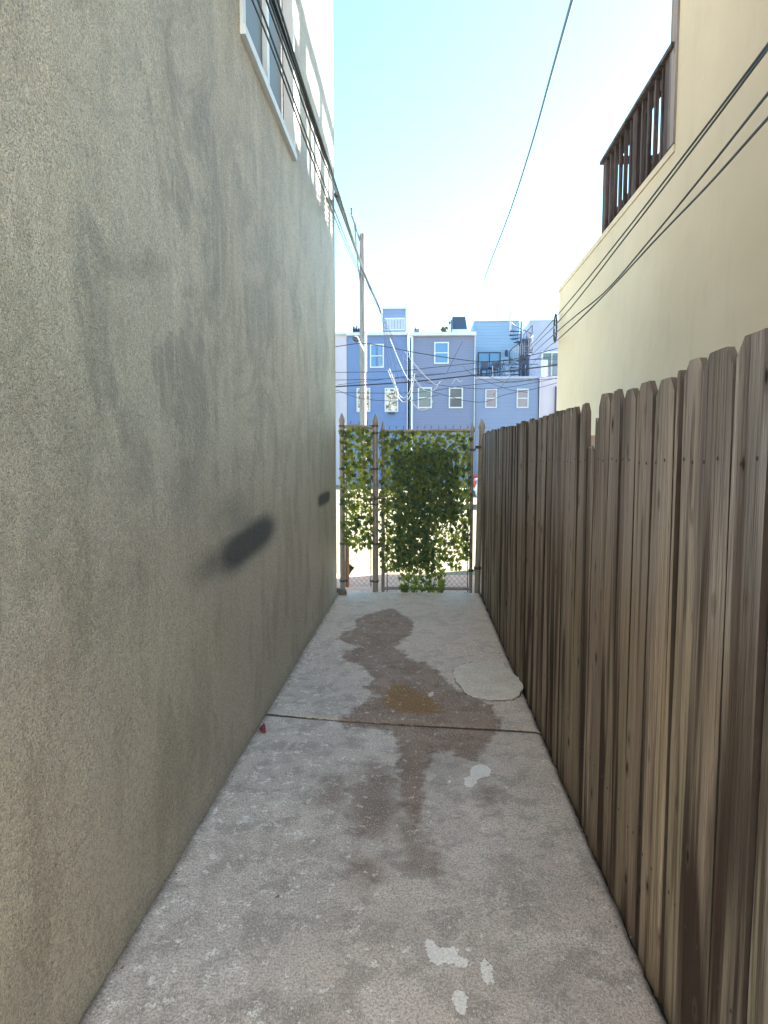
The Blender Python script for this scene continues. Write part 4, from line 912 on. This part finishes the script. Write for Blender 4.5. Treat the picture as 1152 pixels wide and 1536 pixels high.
for pts, r, l_ in (
    ([(1230,-45,1.9),(1152,66,2.7),(1045,208,3.6),(928,360,5.2),(842,466,7.7),(790,525,16),(752,566,30.2)], .006, 'upper of the close pair of black wires across the cream wall'),
    ([(1230,-30,1.9),(1152,73,2.7),(1045,216,3.6),(935,360,5.2),(842,478,7.7),(800,520,16),(770,552,30.2)], .006, 'lower of the close pair of black wires across the cream wall'),
    ([(1230,48,1.9),(1152,140,2.5),(1060,256,3.4),(975,360,4.4),(905,440,5.8),(842,492,7.5),(790,540,16),(740,592,30.2)], .006, 'third black wire down across the cream wall, alone in the middle'),
    ([(1230,96,1.9),(1152,177,2.5),(1060,280,3.4),(983,360,4.4),(905,444,5.8),(842,505,7.5),(815,528,16),(790,556,30.2)], .006, 'lowest black wire across the cream wall, nearest the fence top')):
    cable(pts, r, M['black'], l_, G2)
cable([(868,-40,9),(858,0,9.5),(830,100,12),(795,225,17),(764,320,23),(735,395,30),(727,418,33)], .024, M['navy'], 'single long wire crossing the open sky from the upper edge')
cable([(470,322,33),(527,313,33.9),(600,325,33.9),(720,345,34)], .008, M['trimb'], 'faint thin wire tied to the tip of the pole bracket')
cable([(470,325,33),(533,324,33.9),(600,338,33.9),(720,360,34)], .008, M['trimb'], 'faint thin wire tied to the upper insulator of the pole')
cable([(508,350,15),(520,395,20),(538,468,33.8)], .008, M['trimb'], 'thin slanting guy wire to the left of the utility pole')
# coiled loop by the cream house corner
m = MB(); c_ = onx(836.5, 492, XR-.05); m.tube([(c_.x-.03, c_.y+.09*math.sin(k*math.pi/10)+.02, c_.z+.20*math.cos(k*math.pi/10)) for k in range(21)], .012, 6); tag(m.build('cable_loop', M['black'], org=c_), 'dark loop of cable hanging at the far corner of the cream house', 'cable')
# ------------------------------------------------------------------ parked cars beyond the gate
def car(x, y, paint, label, tall=0, rz=0):
    t0 = thing('parked_car', (x, y, 0), label, 'car', 'cars parked beyond the gate'); t0.rotation_euler = (0, 0, rz)
    z = 1 + tall; L_ = [(-2.2,.35),(-2.25,.62),(-2.15,.90),(-1.7,.97+.1*tall),(-1.15,1.42+tall*.35),(.75,1.45+tall*.35),(1.55,1.0+.1*tall),(2.15,.82),(2.25,.55),(2.2,.35)]
    def loft(pts, w0, w1, zs): 
        m = MB(); n = len(pts)
        def wid(zz): return w0 if zz < zs else w0 + (w1-w0)*min(1, (zz-zs)/.5)
        for sgn in (-1, 1):
            for (a, b) in pts: m.v.append((a, sgn*wid(b), b))
        for i in range(n): m.f.append((i, (i+1) % n, n+(i+1) % n, n+i))
        m.f.append(tuple(range(n))[::-1]); m.f.append(tuple(range(n, 2*n))); m.mi = [0]*len(m.f); m.sm = [False]*len(m.f); return m
    def put(m, name, mat, par): 
        ORG[par.name + '#'] = Vector((0,0,0)); o = m.build(name, mat, org=(0,0,0)); o.parent = par; return o
    bd = put(loft(L_, .88, .68, .95), 'body', paint, t0); md = bd.modifiers.new('bevel', 'BEVEL'); md.width = .06; md.segments = 3
    g_ = [(-1.58,1.02+.1*tall),(-1.12,1.36+tall*.35),(.70,1.39+tall*.35),(1.35,1.04+.1*tall)]
    m = MB()
    for sgn in (-1, 1): m.face([(a, sgn*(.88+(.68-.88)*min(1,(b-.95)/.5)+.012), b) for a, b in g_][::sgn])
    put(m, 'side_window', M['gdark'], t0)
    for nm, (xa, za), (xb, zb_) in (('windscreen', (1.50,1.03+.1*tall), (.80,1.43+tall*.35)), ('rear_window', (-1.66,1.01+.1*tall), (-1.18,1.40+tall*.35))):
        o_ = .02 if nm == 'windscreen' else -.02; m = MB(); m.face([(xa+o_,-.74,za+.015),(xa+o_,.74,za+.015),(xb+o_,.62,zb_),(xb+o_,-.62,zb_)]); put(m, nm, M['gdark'], t0)
    for wx in (-1.4, 1.4):
        for sgn in (-1, 1):
            m = MB(); m.tube([(wx, sgn*.70, .33),(wx, sgn*.91, .33)], .33, 20); wl = put(m, 'wheel', M['tyre'], t0)
            m = MB(); m.tube([(wx, sgn*.912, .33),(wx, sgn*.925, .33)], .2, 14); put(m, 'rim', M['rimm'], wl)
    for sgn in (-1, 1):
        m = MB(); m.box((2.20, sgn*.55-.16, .62), (2.27, sgn*.55+.16, .76)); put(m, 'headlight', M['lamp'], t0)
        m = MB(); m.box((-2.27, sgn*.66-.12, .66), (-2.18, sgn*.66+.12, .88)); put(m, 'tail_light', M['tail'], t0)
    m = MB(); m.box((-2.33,-.8,.36),(-2.2,.8,.52)); m.box((2.2,-.8,.34),(2.34,.8,.5)); put(m, 'bumper', M['iron'], t0)
    return t0
car(at(709,700,22).x + 2.25, 22, M['silver'], 'silver white car glimpsed through the gap beside the gate', 0, 0).location.z = -.06
car(at(708,700,29).x + 2.3, 29, M['red'], 'tall red car standing behind the silver one, glimpsed beside the gate', 1.2, 0).location.z = -.06
